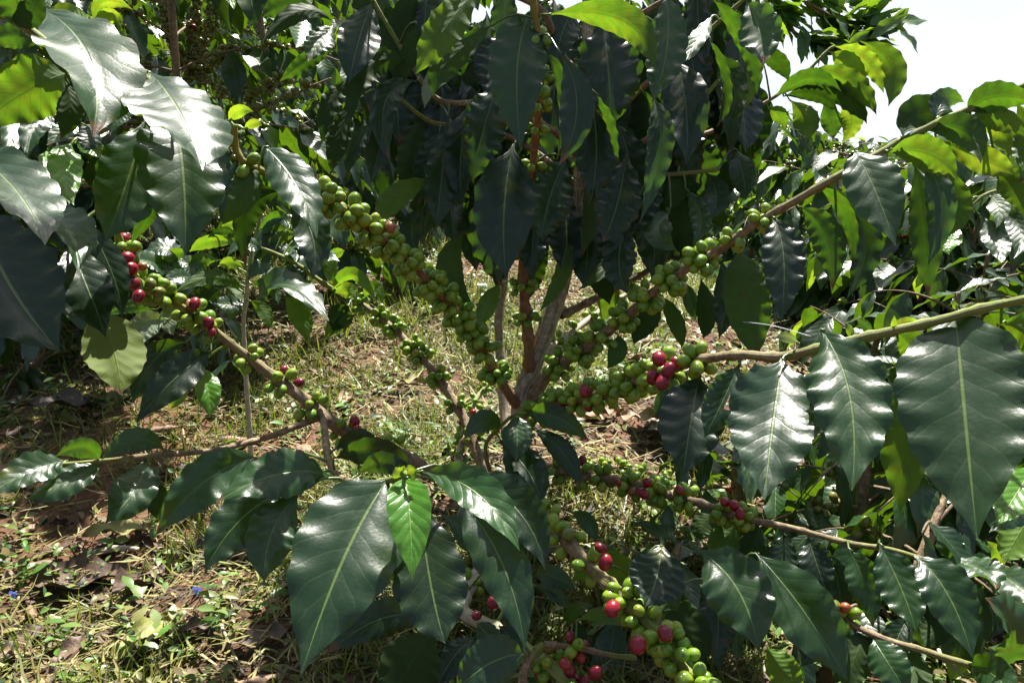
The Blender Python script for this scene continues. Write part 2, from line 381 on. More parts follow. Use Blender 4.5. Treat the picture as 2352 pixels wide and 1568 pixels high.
class Bush:
    def __init__(s, base, label, cat='coffee bush', name='coffee_bush', group=None):
        s.base = np.asarray(base, float); s.root = empty(name, base, label, cat, group)
        s.branches = []; s.leaves = []; s.cherries = []
    def trunk(s, name, pts, r, mt, k=12, n=40, rough=.05, label=None):
        pts = [p if len(p) == 3 and isinstance(p, np.ndarray) else P(*p) for p in pts]
        c = spline(pts, n); rr = np.interp(np.linspace(0, 1, n), np.linspace(0, 1, len(r)), np.array(r) * (1 if name == 'trunk' else .92))
        rg = np.random.default_rng(len(s.branches) + 3)
        knots = 1 + (.12 if name == 'trunk' else .32) * np.maximum(0, np.sin(np.linspace(0, 1, n) * 2 * np.pi * (np.linalg.norm(np.diff(c, axis=0), axis=1).sum() / .035))) ** 8
        V, F, uv, ag = tube(c, rr * knots, k, rough, True, rg)
        o = part(name, V, F, mt, s.root, base=c[0], uv=uv, attrs={'age': ag})
        if label: o['label'] = label
        s.branches.append((o, c, rr)); return o, c, rr
    def whorls(s, c, rr, t0, t1, gap, n, red=0.0, size=1.0, kind='green', seed=0, fill=1.0):
        rg = np.random.default_rng(seed + 11); size *= .82; gap *= .98
        seg = np.linalg.norm(np.diff(c, axis=0), axis=1); cum = np.concatenate([[0], np.cumsum(seg)]); tot = cum[-1]
        T = unit(np.gradient(c, axis=0))
        x = t0 * tot
        while x <= t1 * tot:
            i = min(int(np.searchsorted(cum, x)), len(c) - 1)
            p, ax, r = c[i], T[i], rr[i]
            a1 = unit(np.cross(ax, np.array([.2, .1, 1.0]))); a2 = np.cross(ax, a1)
            nn = max(1, int(round(n * rg.uniform(.65, 1.3) * fill)))
            for q in range(nn):
                two = q % 2
                a = 2 * np.pi * (q / nn) * 1.0 + rg.uniform(-.25, .25)
                rad = a1 * math.cos(a) + a2 * math.sin(a)
                off = (two - .5) * .0105 * size * (1 if nn > 4 else .3) + rg.uniform(-.002, .002)
                lift = r + (.0058 + (.0035 if nn > 7 and q % 3 == 0 else 0)) * size + rg.uniform(0, .002)
                d = unit(rad + ax * (off * 55) + np.array([0, 0, -.12]) + rg.uniform(-.22, .22, 3))
                kd = kind
                z = rg.uniform()
                if z < red: kd = 'red'
                elif z < red * 1.35: kd = 'turning'
                s.cherries.append((p + rad * lift + ax * off, d, size * rg.uniform(.82, 1.1), kd))
            x += gap * rg.uniform(.8, 1.2)
    def reds(s, rows):
        for x, y, d, sz, kd in rows:
            rg = np.random.default_rng(int(x * 7 + y))
            s.cherries.append((P(x, y, d), unit(rg.uniform(-1, 1, 3) + np.array([0, -.6, -.6])), sz * .78, kd))
    def leaf_table(s, text, dd=0.0):
        for row in text.strip().splitlines():
            f = row.split()
            if not f or f[0].startswith('#'): continue
            bx, by, mx_, my, tx, ty, d0, d1, W, roll = map(float, f[:10]); kd = f[10]
            opt = dict(q.split('=') for q in f[11:])
            s.leaves.append((bx, by, mx_, my, tx, ty, d0 + dd, d1 + dd, W, roll, kd, opt))
    def near(s, p):
        best = (9, 0, 0)
        for b, (o, c, rr) in enumerate(s.branches):
            d = np.linalg.norm(c - p, axis=1); i = int(d.argmin())
            if d[i] < best[0]: best = (float(d[i]), b, i)
        return best
    def finish(s, cap=100, twig_from=None):
        rows = []
        for n, (bx, by, mx_, my, tx, ty, d0, d1, W, roll, kd, opt) in enumerate(s.leaves):
            p0, p1 = P(bx, by, d0), P(tx, ty, d1)
            under = kd[0] == 'u'; mk = kd[-1] if len(kd) > 1 else kd
            Lpx = math.hypot(tx - bx, ty - by)
            bow = float(opt.get('bow', .015 if 'glare' in opt else .05)) * Lpx * d0 / FPX
            pm = P(mx_, my, (d0 + d1) / 2 - bow)
            Wm = W * (d0 + d1) / 2 / FPX
            hole = tuple(map(float, opt['hole'].split(','))) if 'hole' in opt else None
            big = max(W, Lpx)
            V, F, uv = leaf_shape(p0, pm, p1, Wm, roll, under, n + len(s.leaves) * 31, nu=10 if big > 90 else 6, nv=34 if big > 120 else 22,
                                  fold=float(opt['fold']) if 'fold' in opt else None, wave=float(opt.get('wave', .6 + 1.7 * ((n * 7919) % 97 / 97) if by < 520 and ty - by > 70 and 720 < bx < 1960 else 1)) * (.9 if under else 1), corr=float(opt.get('corr', .2 + .55 * ((n * 104729) % 89 / 89) if W < 150 else .26)), hole=hole, glare=float(opt.get('glare', 0)))
            if hole: F = np.ascontiguousarray(F)
            dist, b, i = s.near(p0)
            pts = [(V, F, uv, None)]; mi = [0] * len(F)
            if .004 < dist < .075:
                q = s.branches[b][1][i]; mid = (q + p0) / 2 + np.array([0, 0, .15 * dist])
                pv, pf, pu, _ = tube(spline([q, mid, p0, p0 + unit(V[len(V) // 34 * 3] - p0) * .004], 6), [.0016, .0013, .0012, .001, .001, .0009], 5)
                pu = np.full((len(pv), 2), .5); pu[:, 1] = 0
                pts.append((pv, pf, pu, None))
            rows.append((big * max(40, W), n, b, mk, pts, p0, s.branches[b][0]))
        rows.sort(key=lambda r: -r[0])
        rest = {}
        for a, (sz, n, b, mk, pts, p0, par) in enumerate(rows):
            V, F, uv, _ = join(pts)
            rnd = np.full(len(V), random.random())
            if a < cap:
                o = part('leaf', V, F, M[mk], par, base=p0, uv=uv, attrs={'rnd': rnd})
                if mk == 'y': o['label'] = 'bright fresh green young leaf'
                if mk == 'd': o['label'] = 'yellowing leaf with brown disease patches'
            else: rest.setdefault(mk, []).append((V, F, uv, rnd))
        if rest:
            ks = sorted(rest); allp = [q for k_ in ks for q in rest[k_]]
            V, F, uv, rn = join(allp); mi = []
            for a, k_ in enumerate(ks): mi += [a] * sum(len(q[1]) for q in rest[k_])
            o = part('foliage', V, F, [M[k_] for k_ in ks], s.root, base=s.base, uv=uv, attrs={'rnd': rn}, mi=mi); o['kind'] = 'stuff'
        # cherries: nearest to the camera as parts, the rest as one
        vis = []
        for n, (p, d, sz, kd) in enumerate(s.cherries):
            x, y, z = proj(p)
            vis.append(((sz / z if -10 < x < PW + 10 and -10 < y < PH + 10 else 0), n))
        vis.sort(reverse=True); cnt = {'red': 0, 'green': 0}; restc = []
        for v_, n in vis:
            p, d, sz, kd = s.cherries[n]; fam = 'red' if kd in ('red', 'turning') else 'green'
            if v_ > 0 and cnt[fam] < cap:
                cnt[fam] += 1
                dist, b, i = s.near(p); par = s.branches[b][0]
                o = put('ripe_cherry' if fam == 'red' else 'coffee_cherry', CH[kd], par, p)
                o.rotation_mode = 'QUATERNION'; o.rotation_quaternion = Vector(d.tolist()).to_track_quat('Z', 'Y'); o.scale = (sz, sz, sz * (.92 + .16 * random.random()))
            elif v_ > 0: restc.append((p, d, sz, kd))
        if restc: cherries_one(restc, s.root, s.base)
        return s

def cherries_one(rows, root, base, name='cherries'):
    kinds = sorted({r[3] for r in rows}); Vs, Fs, Us, Rn, mi = [], [], [], [], []
    n = 0
    for p, d, sz, kd in rows:
        q = np.array(Vector(np.asarray(d).tolist()).to_track_quat('Z', 'Y').to_matrix())
        Vs.append((CHV * sz) @ q.T + p); Fs.append(CHF + n); n += len(CHV); Us.append(CHU); Rn.append(np.full(len(CHV), random.random())); mi += [kinds.index(kd)] * len(CHF)
    o = part(name, np.vstack(Vs), np.vstack(Fs), [M[k_] for k_ in kinds], root, base=base, uv=np.vstack(Us), attrs={'rnd': np.concatenate(Rn)}, mi=mi)
    o['kind'] = 'stuff'; return o

# ------------------------------------------------------------------ many simple leaves at once (crowns further off)
def leaf_batch(B, D, N, Ln, W, rg, droop=.25, nu=4, nv=7):
    """B bases, D directions, N upper side, lengths, widths (metres)"""
    n = len(B); t = np.linspace(0, 1, nv + 1); u = np.linspace(-1, 1, nu + 1)
    D = unit(D); N = unit(N - (N * D).sum(-1, keepdims=True) * D); Sd = np.cross(D, N)
    pw = np.interp(t, PROF_T, PROF_W)
    dr = rg.uniform(.3, 1.3, n) * droop
    fold = rg.uniform(.10, .38, n); ph = rg.uniform(0, 6.28, (n, 2)); cu = rg.uniform(-.15, .15, n)
    V = np.zeros((n, nv + 1, nu + 1, 3), np.float32); UV = np.zeros((n, nv + 1, nu + 1, 2), np.float32)
    for i, tt in enumerate(t):
        c = B + D * (Ln * tt)[:, None] - N * (dr * Ln * tt * tt)[:, None] + Sd * (cu * Ln * tt * tt)[:, None]
        for j, uu in enumerate(u):
            wv = .10 * np.sin(2 * np.pi * 5 * tt + ph[:, 0 if uu < 0 else 1]) * uu * uu * W * (.3 < tt + .2) * min(1, pw[i] * 2)
            V[:, i, j] = c + Sd * (uu * pw[i] * W / 2)[:, None] + N * (abs(uu) * pw[i] * W / 2 * fold + wv)[:, None]
            UV[:, i, j] = (uu / 2 + .5, tt)
    m = (nv + 1) * (nu + 1)
    i = np.arange(nv)[:, None] * (nu + 1); j = np.arange(nu)[None]
    f = np.stack([i + j, i + nu + 1 + j, i + nu + 2 + j, i + j + 1], -1).reshape(-1, 4)
    V0 = V[0]
    if n and np.dot(np.cross(V0[1, 0] - V0[0, 0], V0[1, 1] - V0[1, 0]), np.array([0, 0, 0])) is None: pass
    # D x Sd orientation: edge along t then along u
    nn = np.cross(D[0], Sd[0])
    if np.dot(nn, N[0]) < 0: f = f[:, ::-1]
    F = (np.arange(n)[:, None, None] * m + f[None]).reshape(-1, 4)
    return V.reshape(-1, 3), F, UV.reshape(-1, 2), np.repeat(rg.uniform(0, 1, n), m)

def back_bush(x, y, H, Rad, label, seed, levels=13, leafL=.12, keep=None, berries=.5, mat_='c', name='coffee_bush', cat='coffee bush', group=None, young=.06, zbase=None, zmin=.12, pair=.042, root=None, leafname='crown'):
    rg = np.random.default_rng(seed)
    base = np.array([x, y, float(ground_z(x, y)) if zbase is None else zbase])
    own = root is None
    if own: root = empty(name, base, label, cat, group)
    top = base + np.array([rg.uniform(-.08, .08), rg.uniform(-.08, .08), H])
    c = spline([base - np.array([0, 0, .05]), base * .5 + top * .5 + rg.uniform(-.04, .04, 3), top], 24)
    parts = [tube(c, np.linspace(.012, .0035, 24), 8, .04, True, rg)]
    LB, LD, LN, LL = [], [], [], []; ch = []
    for l in range(levels):
        f = zmin + (1 - zmin) * (l + rg.uniform(-.3, .3)) / levels
        i = int(np.clip(f, 0, 1) * 23); p = c[i]
        for sd in (0, 1):
            az = l * 1.75 + sd * np.pi + rg.uniform(-.35, .35)
            Lb = Rad * (1.12 - .78 * f) * rg.uniform(.75, 1.1)
            h = np.array([math.cos(az), math.sin(az), 0]); rise = rg.uniform(.25, .6) if f < .7 else rg.uniform(.6, 1.0)
            sag = rg.uniform(.35, .7)
            ts = np.linspace(0, 1, 12)
            bc = p + h * (Lb * ts)[:, None] + np.array([0, 0, 1]) * (Lb * (rise * ts - sag * ts * ts))[:, None]
            if keep is None or keep(bc, bc * 0, np.zeros(12)).all(): parts.append(tube(bc, np.linspace(.0030, .0009, 12) * (.7 + .3 * min(1, Rad / .5)), 5, 0, True))
            T = unit(np.gradient(bc, axis=0)); nn = max(3, int(Lb / pair))
            for q in range(nn):
                tt = .22 + .78 * (q + rg.uniform(-.2, .2)) / (nn - 1 + 1e-6); tt = min(tt, 1)
                k = tt * 11; i0 = min(int(k), 10); bp = bc[i0] * (1 - k + i0) + bc[i0 + 1] * (k - i0); tg = T[i0]
                side = unit(np.cross(tg, np.array([0, 0, 1.0])))
                if tt > .25:
                    for sg in (-1, 1):
                        if rg.uniform() < .12: continue
                        LB.append(bp); LD.append(unit(side * sg * rg.uniform(.6, 1.1) + tg * rg.uniform(.2, .8) + np.array([0, 0, rg.uniform(-1.5, -.3)])))
                        LN.append(unit(np.array([0, 0, 1.0]) + side * sg * .45 + rg.uniform(-.3, .3, 3))); LL.append(leafL * rg.uniform(.65, 1.15) * (1 if tt < .92 else .6))
                if tt < .75 and rg.uniform() < berries:
                    for b in range(rg.integers(4, 11)):
                        d = unit(rg.normal(size=3)); ch.append((bp + d * .011, d, rg.uniform(.75, 1.0), 'red' if rg.uniform() < .03 else ('olive' if seed % 2 else 'green')))
    for q in range(10):                                   # the tuft at the top
        a = q * 2.4; LB.append(c[-1] - np.array([0, 0, .02 * (q // 2)])); LD.append(unit(np.array([math.cos(a), math.sin(a), rg.uniform(-.5, .7)]))); LN.append(np.array([0, 0, 1.0])); LL.append(leafL * rg.uniform(.6, 1))
    LB, LD, LN, LL = map(np.array, (LB, LD, LN, LL))
    if keep is not None:
        k = keep(LB, LD, LL); LB, LD, LN, LL = LB[k], LD[k], LN[k], LL[k]
    W = LL * rg.uniform(.36, .46, len(LL))
    V, F, uv, rnd = leaf_batch(LB, LD, LN, LL, W, rg)
    ny = rg.uniform(size=len(LB)) < young * .6
    if own:
        tv, tf, tu, ta = join(parts); part('trunk', tv, tf, M['stem'], root, base=base, uv=tu, attrs={'age': ta * .6})
    mi = np.repeat(ny.astype(int), len(F) // max(1, len(LB)))
    o = part(leafname, V, F, [M[mat_], M['y']], root, base=base, uv=uv, attrs={'rnd': rnd}, mi=mi)
    if not own: o['kind'] = 'stuff'
    if ch and own:
        vis = [r for r in ch if -20 < proj(r[0])[0] < PW + 20 and -20 < proj(r[0])[1] < PH + 20]
        if vis: cherries_one(vis, root, base)
    return root
# ------------------------------------------------------------------ ground
def soil_material():
    m, t, o = mat('red_soil'); k = NT(t); obj = k.n('TexCoord').outputs['Object']
    n1 = k.noise(obj, 6, 5, .6); n2 = k.noise(obj, 55, 6, .7); n3 = k.noise(obj, 2.2, 3)
    col = k.mix(k.ramp(n2, .35, .68), (.040, .019, .011), (.17, .080, .042))
    col = k.mix(k.math('MULTIPLY', k.ramp(n1, .45, .7), .6), col, (.11, .085, .04))
    col = k.mix(k.math('MULTIPLY', k.ramp(n3, .45, .65), .5), col, (.20, .09, .045))
    sp = k.n('SeparateXYZ'); k.l(obj, sp.inputs[0])
    col = k.mix(k.math('MULTIPLY', k.ramp(k.math('ADD', sp.outputs[1], k.math('MULTIPLY', n1, 1.5)), 3.2, 4.6), .85), col, (.055, .10, .022))
    bp = k.n('Bump'); bp.inputs['Strength'].default_value = 1.0; bp.inputs['Distance'].default_value = .012
    k.l(k.math('ADD', n2, k.math('MULTIPLY', n1, .6)), bp.inputs['Height'])
    pb = k.n('BsdfPrincipled'); k.l(col, pb.inputs['Base Color']); pb.inputs['Roughness'].default_value = .95
    k.l(bp.outputs[0], pb.inputs['Normal']); k.l(pb.outputs[0], o.inputs[0]); return m
M['soil'] = soil_material()
gx = np.concatenate([np.linspace(-60, -4, 14), np.linspace(-3.6, 3.6, 110), np.linspace(4, 60, 14)])
gy = np.concatenate([np.linspace(-20, -1.2, 8), np.linspace(-1, 5, 110), np.linspace(5.3, 120, 20)])
GX, GY = np.meshgrid(gx, gy); GV = np.stack([GX, GY, ground_z(GX, GY)], -1).reshape(-1, 3)
a = np.arange(len(gy) - 1)[:, None] * len(gx); b = np.arange(len(gx) - 1)[None]
GF = np.stack([a + b, a + b + 1, a + len(gx) + b + 1, a + len(gx) + b], -1).reshape(-1, 4)
tag(put('ground', mesh('ground', GV, GF, M['soil'])), kind='structure')

# ------------------------------------------------------------------ the coffee bush in the middle
tb = P(1188, 1268, 1.0); tb[2] = ground_z(tb[0], tb[1]) - .01
bush = Bush(tb, 'fruiting coffee bush with bare forked trunk and cherry laden branches in the middle')
bush.trunk('trunk', [tb, P(1188, 1100, .985), P(1200, 940, .975), P(1222, 840, .97), P(1262, 735, .96), P(1298, 620, .955), P(1325, 480, .95), P(1345, 250, .92), P(1350, 20, .9), P(1352, -260, .86)],
           [.0165, .0152, .0136, .0115, .0100, .0085, .0072, .0064, .0055, .004], M['bark'], 16, 70, .07)
bush.trunk('trunk', [(1182, 1120, 1.05), (1160, 950, 1.1), (1148, 800, 1.12), (1146, 720, 1.12), (1160, 640, 1.12), (1168, 520, 1.12)], [.010, .0085, .007, .0062, .005, .004], M['bark'], 12, 40, .07, 'second slimmer stem behind the main trunk')
def br(name, pts, r, mt='stem', **kw):
    o, c, rr = bush.trunk(name, pts, r, M[mt], 9, max(20, len(pts) * 7), .05); return c, rr
st = br('branch', [(1216, 850, .965), (1214, 785, .95), (1201, 640, .93), (1206, 540, .91), (1226, 360, .84), (1242, 160, .76), (1226, 10, .72), (1215, -120, .70)], [.008, .0065, .005, .0042, .0036, .003], 'orange_stem')
bush.whorls(*st, .14, .30, .036, 10, seed=1, size=.95); bush.whorls(*st, .36, .88, .040, 6, seed=2, size=.95, fill=.8)
b1 = br('branch', [(1192, 935, .972), (1170, 905, .955), (1140, 855, .94), (1068, 742, .885), (1010, 675, .85), (960, 622, .82), (868, 540, .755), (765, 465, .70), (690, 432, .67), (612, 398, .65), (560, 372, .635), (540, 335, .63), (537, 290, .62)], [.0075, .0058, .005, .0045, .004, .0034, .003], 'orange_stem')
bush.whorls(*b1, .12, .80, .035, 13, seed=3, size=1.12)
bush.whorls(*b1, .84, .93, .04, 3, seed=4, size=.9)
b2 = br('branch', [(1185, 1215, 1.0), (1130, 1120, 1.03), (1100, 1050, 1.05), (1062, 955, 1.07), (1010, 872, 1.09), (950, 800, 1.11), (890, 742, 1.13), (820, 692, 1.14), (750, 655, 1.13), (690, 612, 1.12), (640, 585, 1.12), (600, 570, 1.12)], [.0085, .008, .007, .0055, .0045, .0035, .0025], 'stem')
bush.whorls(*b2, .24, .40, .045, 8, seed=5, size=1.0, red=.04); bush.whorls(*b2, .42, .74, .032, 11, seed=6, size=1.02)
b2b = br('branch', [(1080, 1110, 1.06), (1052, 1075, 1.06), (1068, 990, 1.09), (1090, 925, 1.12), (1128, 870, 1.15)], [.006, .005, .004, .003], 'pale_stem')
bush.whorls(*b2b, .25, .98, .026, 7, seed=7, size=.82, red=.07)
b3 = br('branch', [(1222, 915, .965), (1262, 858, .94), (1335, 805, .90), (1425, 738, .86), (1505, 668, .82), (1590, 610, .78), (1662, 568, .745), (1742, 510, .715), (1832, 458, .69), (1930, 402, .67), (2030, 347, .66), (2075, 322, .655), (2122, 298, .65), (2200, 263, .64), (2290, 222, .63), (2400, 180, .62)], [.0095, .0068, .0058, .005, .0045, .004, .0036, .0034, .003], 'stem')
bush.whorls(*b3, .10, .52, .037, 13, seed=8, size=1.13); bush.whorls(*b3, .555, .63, .035, 6, seed=9, size=.9)
b4 = br('branch', [(1288, 725, .965), (1340, 700, .98), (1400, 668, .985), (1470, 632, .98), (1540, 590, .97), (1590, 550, .97)], [.006, .005, .004, .003])
bush.whorls(*b4, .5, .98, .035, 9, seed=10, size=1.0)
b5 = br('branch', [(1250, 815, .985), (1300, 775, 1.02), (1360, 728, 1.06), (1430, 682, 1.10), (1500, 640, 1.13)], [.006, .005, .004, .003], 'pale_stem')
bush.whorls(*b5, .12, .55, .04, 6, seed=12, size=.95)
b6 = br('branch', [(1205, 985, .96), (1240, 945, .92), (1300, 922, .86), (1380, 905, .80), (1450, 878, .745), (1530, 850, .69), (1610, 826, .65), (1700, 815, .61), (1790, 820, .585), (1870, 803, .565), (1985, 775, .55), (2060, 758, .54), (2160, 735, .53), (2270, 705, .52), (2420, 675, .50)], [.0085, .0055, .0048, .0045, .004, .0036, .003], 'stem')
bush.whorls(*b6, .06, .30, .034, 11, seed=13, size=1.05, red=.02); bush.whorls(*b6, .30, .57, .033, 10, seed=14, size=1.1, red=.05)
b7 = br('branch', [(1195, 1130, .985), (1245, 1078, .95), (1350, 1092, .92), (1450, 1112, .89), (1525, 1132, .87), (1610, 1155, .85), (1700, 1188, .83), (1800, 1208, .81), (1870, 1226, .80), (1950, 1247, .79), (2050, 1263, .775), (2150, 1292, .76), (2260, 1306, .74), (2400, 1345, .72)], [.009, .0075, .006, .005, .0042, .0034, .003, .0026, .002], 'stem')
bush.whorls(*b7, .08, .36, .032, 10, seed=15, size=1.06, red=.06); bush.whorls(*b7, .36, .58, .034, 9, seed=16, size=1.06, red=.14)
b7b = br('branch', [(1230, 1130, 1.05), (1330, 1075, 1.12), (1450, 1078, 1.15), (1560, 1102, 1.16), (1650, 1113, 1.16), (1780, 1145, 1.15), (1900, 1166, 1.14)], [.005, .004, .003, .002], 'stem')
bush.whorls(*b7b, .15, .55, .03, 10, seed=17, size=.88)
b8 = br('branch', [(1186, 1190, .98), (1200, 1150, .82), (1275, 1212, .745), (1340, 1285, .69), (1420, 1362, .635), (1500, 1442, .60), (1560, 1515, .575), (1615, 1600, .55), (1650, 1680, .54)], [.0115, .0105, .0085, .0072, .0066, .006, .005, .004], 'stem')
bush.whorls(*b8, .30, .44, .06, 4, seed=18, size=1.02, red=.12); bush.whorls(*b8, .46, .68, .05, 4, seed=19, size=1.05, red=.18); bush.whorls(*b8, .76, .98, .02, 11, seed=20, size=1.02, red=.03)
b9 = br('branch', [(1188, 1235, .99), (1120, 1290, .88), (1060, 1392, .80), (1130, 1440, .765), (1205, 1488, .74), (1265, 1530, .72), (1340, 1600, .69)], [.011, .0095, .008, .0075, .0065, .006], 'pale_stem')
bush.whorls(*b9, .44, .56, .05, 6, seed=21, size=.92, red=.2); bush.whorls(*b9, .86, .96, .03, 9, seed=22, size=1.0, red=.35)
b9b = br('branch', [(1198, 1600, .70), (1202, 1550, .705), (1218, 1512, .71), (1250, 1478, .715)], [.0045, .0045, .004])
b9c = br('branch', [(1250, 1478, .715), (1330, 1488, .71), (1400, 1503, .70), (1462, 1510, .69)], [.0032, .0028, .0025, .0022])
bush.whorls(*b9c, .3, .5, .02, 7, seed=24, size=1.0, red=.3)
b10 = br('branch', [(1640, 1330, .74), (1780, 1370, .74), (1900, 1400, .73), (1975, 1442, .71), (2040, 1470, .695), (2110, 1490, .685), (2180, 1512, .675), (2250, 1532, .66), (2380, 1570, .64)], [.004, .0036, .0032, .003, .0026], 'stem')
bush.whorls(*b10, .36, .45, .024, 8, seed=25, size=1.0, red=.15)
b12 = br('branch', [(1240, 1262, .93), (1310, 1262, .92), (1420, 1290, .91), (1560, 1345, .90)], [.005, .0045, .004, .003]); bush.whorls(*b12, .2, .9, .06, 4, seed=26, red=.25)
# left, low: a thick branch with two side shoots
l1 = br('branch', [(1175, 1225, .99), (1060, 1130, .93), (930, 1050, .885), (840, 1015, .865), (790, 990, .86), (742, 953, .86), (700, 918, .86), (620, 858, .855), (530, 790, .84), (450, 728, .81), (375, 680, .775), (325, 650, .75), (295, 610, .73), (275, 560, .71), (262, 480, .69)], [.0115, .0105, .0098, .0092, .0088, .008, .0072, .0062, .0052, .0045, .004, .0035, .003], 'stem')
bush.whorls(*l1, .34, .74, .050, 8, seed=27, size=1.08, red=.08); bush.whorls(*l1, .76, .93, .026, 8, seed=28, size=1.12, red=.12)
l1a = br('branch', [(738, 955, .86), (690, 975, .85), (600, 1008, .83), (480, 1035, .80), (345, 1046, .765), (235, 1058, .75), (150, 1065, .74), (60, 1072, .73)], [.0042, .0034, .003, .0026, .0022, .0016], 'stem')
l1b = br('branch', [(742, 957, .86), (748, 1010, .80), (754, 1055, .75), (776, 1092, .69), (840, 1112, .62), (932, 1092, .57)], [.0045, .0038, .0034, .003, .0028], 'stem')
wst = br('branch', [(1180, 1195, .99), (1150, 1130, .93), (1122, 1070, .89), (1116, 1022, .875), (1138, 990, .87), (1172, 958, .865)], [.004, .0032, .0028, .0022], 'stem')
# upper crown: short side branches that carry the hanging leaves
for pts in ([(1338, 380, .94), (1270, 300, .90), (1130, 240, .88), (1010, 230, .88), (940, 140, .87), (850, -10, .85)],
            [(1330, 430, .945), (1200, 330, .93), (1080, 290, .92), (990, 280, .90), (900, 210, .88)],
            [(1346, 200, .92), (1280, 110, .85), (1240, 20, .80), (1100, -30, .78), (900, -60, .77)],
            [(1346, 210, .92), (1400, 100, .84), (1520, 5, .76), (1640, -30, .74), (1760, -60, .72)],
            [(1340, 330, .935), (1430, 240, .90), (1560, 130, .86), (1640, 60, .84), (1730, -20, .82)],
            [(1332, 440, .945), (1420, 360, .90), (1520, 300, .88), (1600, 240, .87), (1680, 150, .86)],
            [(1318, 520, .95), (1400, 460, .92), (1470, 410, .90), (1560, 400, .89), (1650, 390, .88)],
            [(1320, 520, .95), (1240, 440, .93), (1160, 380, .92), (1060, 400, .92), (985, 400, .92)],
            [(1340, 320, .94), (1500, 330, 1.0), (1640, 300, 1.04), (1764, 232, 1.06), (1845, 172, 1.06), (1900, 117, 1.06), (1918, 106, 1.06)]):
    br('branch', pts, [.005, .004, .003, .002], 'stem')

bush.reds([(815, 966, .85, 1.08, 'red'), (820, 988, .84, 1.08, 'red'), (687, 878, .84, 1.0, 'red'), (447, 697, .79, 1.12, 'red'), (480, 741, .80, 1.08, 'red'),
           (486, 763, .80, .9, 'red'), (300, 617, .70, 1.3, 'red'), (292, 592, .70, 1.2, 'red'), (303, 650, .70, 1.3, 'red'), (318, 680, .72, 1.1, 'red'), (366, 670, .75, 1.0, 'olive'),
           (346, 651, .74, 1.0, 'olive'), (368, 648, .76, .85, 'green'), (280, 566, .70, .8, 'green'), (1343, 898, .79, 1.15, 'red'), (1514, 824, .66, 1.22, 'red'), (1536, 850, .65, 1.15, 'red'),
           (1500, 866, .66, 1.12, 'red'), (1522, 878, .65, 1.15, 'red'), (1553, 832, .66, .95, 'red'), (1390, 1291, .64, 1.2, 'red'), (1380, 1258, .66, .9, 'red'), (1407, 1397, .60, 1.15, 'red'),
           (1465, 1480, .57, 1.2, 'red'), (1528, 1454, .57, 1.1, 'red'), (1367, 1544, .66, 1.15, 'red'), (1298, 1524, .68, 1.0, 'red'), (1420, 1108, .87, .7, 'red'), (1300, 1070, .9, .9, 'green'),
           (1200, 1140, .75, 1.05, 'olive'), (1185, 1120, .75, 1.1, 'olive'), (1217, 1142, .75, 1.0, 'olive'), (1195, 1147, .74, 1.05, 'olive'), (1270, 1196, .72, 1.15, 'green'), (1283, 1210, .72, 1.0, 'green'), (1306, 1225, .71, 1.2, 'olive'),
           (1477, 1133, .84, 1.1, 'red'), (1486, 1108, .84, 1.0, 'red'), (1665, 1152, .82, 1.0, 'red'), (1688, 1162, .81, 1.15, 'red'), (1700, 1180, .8, 1.0, 'red'), (1560, 1125, .84, 1.0, 'red'), (1122, 824, .93, 1.0, 'turning'),
           (896, 522, .74, 1.0, 'turning'), (878, 524, .745, .9, 'turning'), (1132, 1384, .75, 1.15, 'red'), (1095, 1412, .76, 1.0, 'red'), (1915, 1390, .71, 1.1, 'olive'), (1940, 1395, .71, 1.0, 'turning'), (1250, 212, .75, 1.25, 'green'), (1258, 235, .75, .9, 'green')])

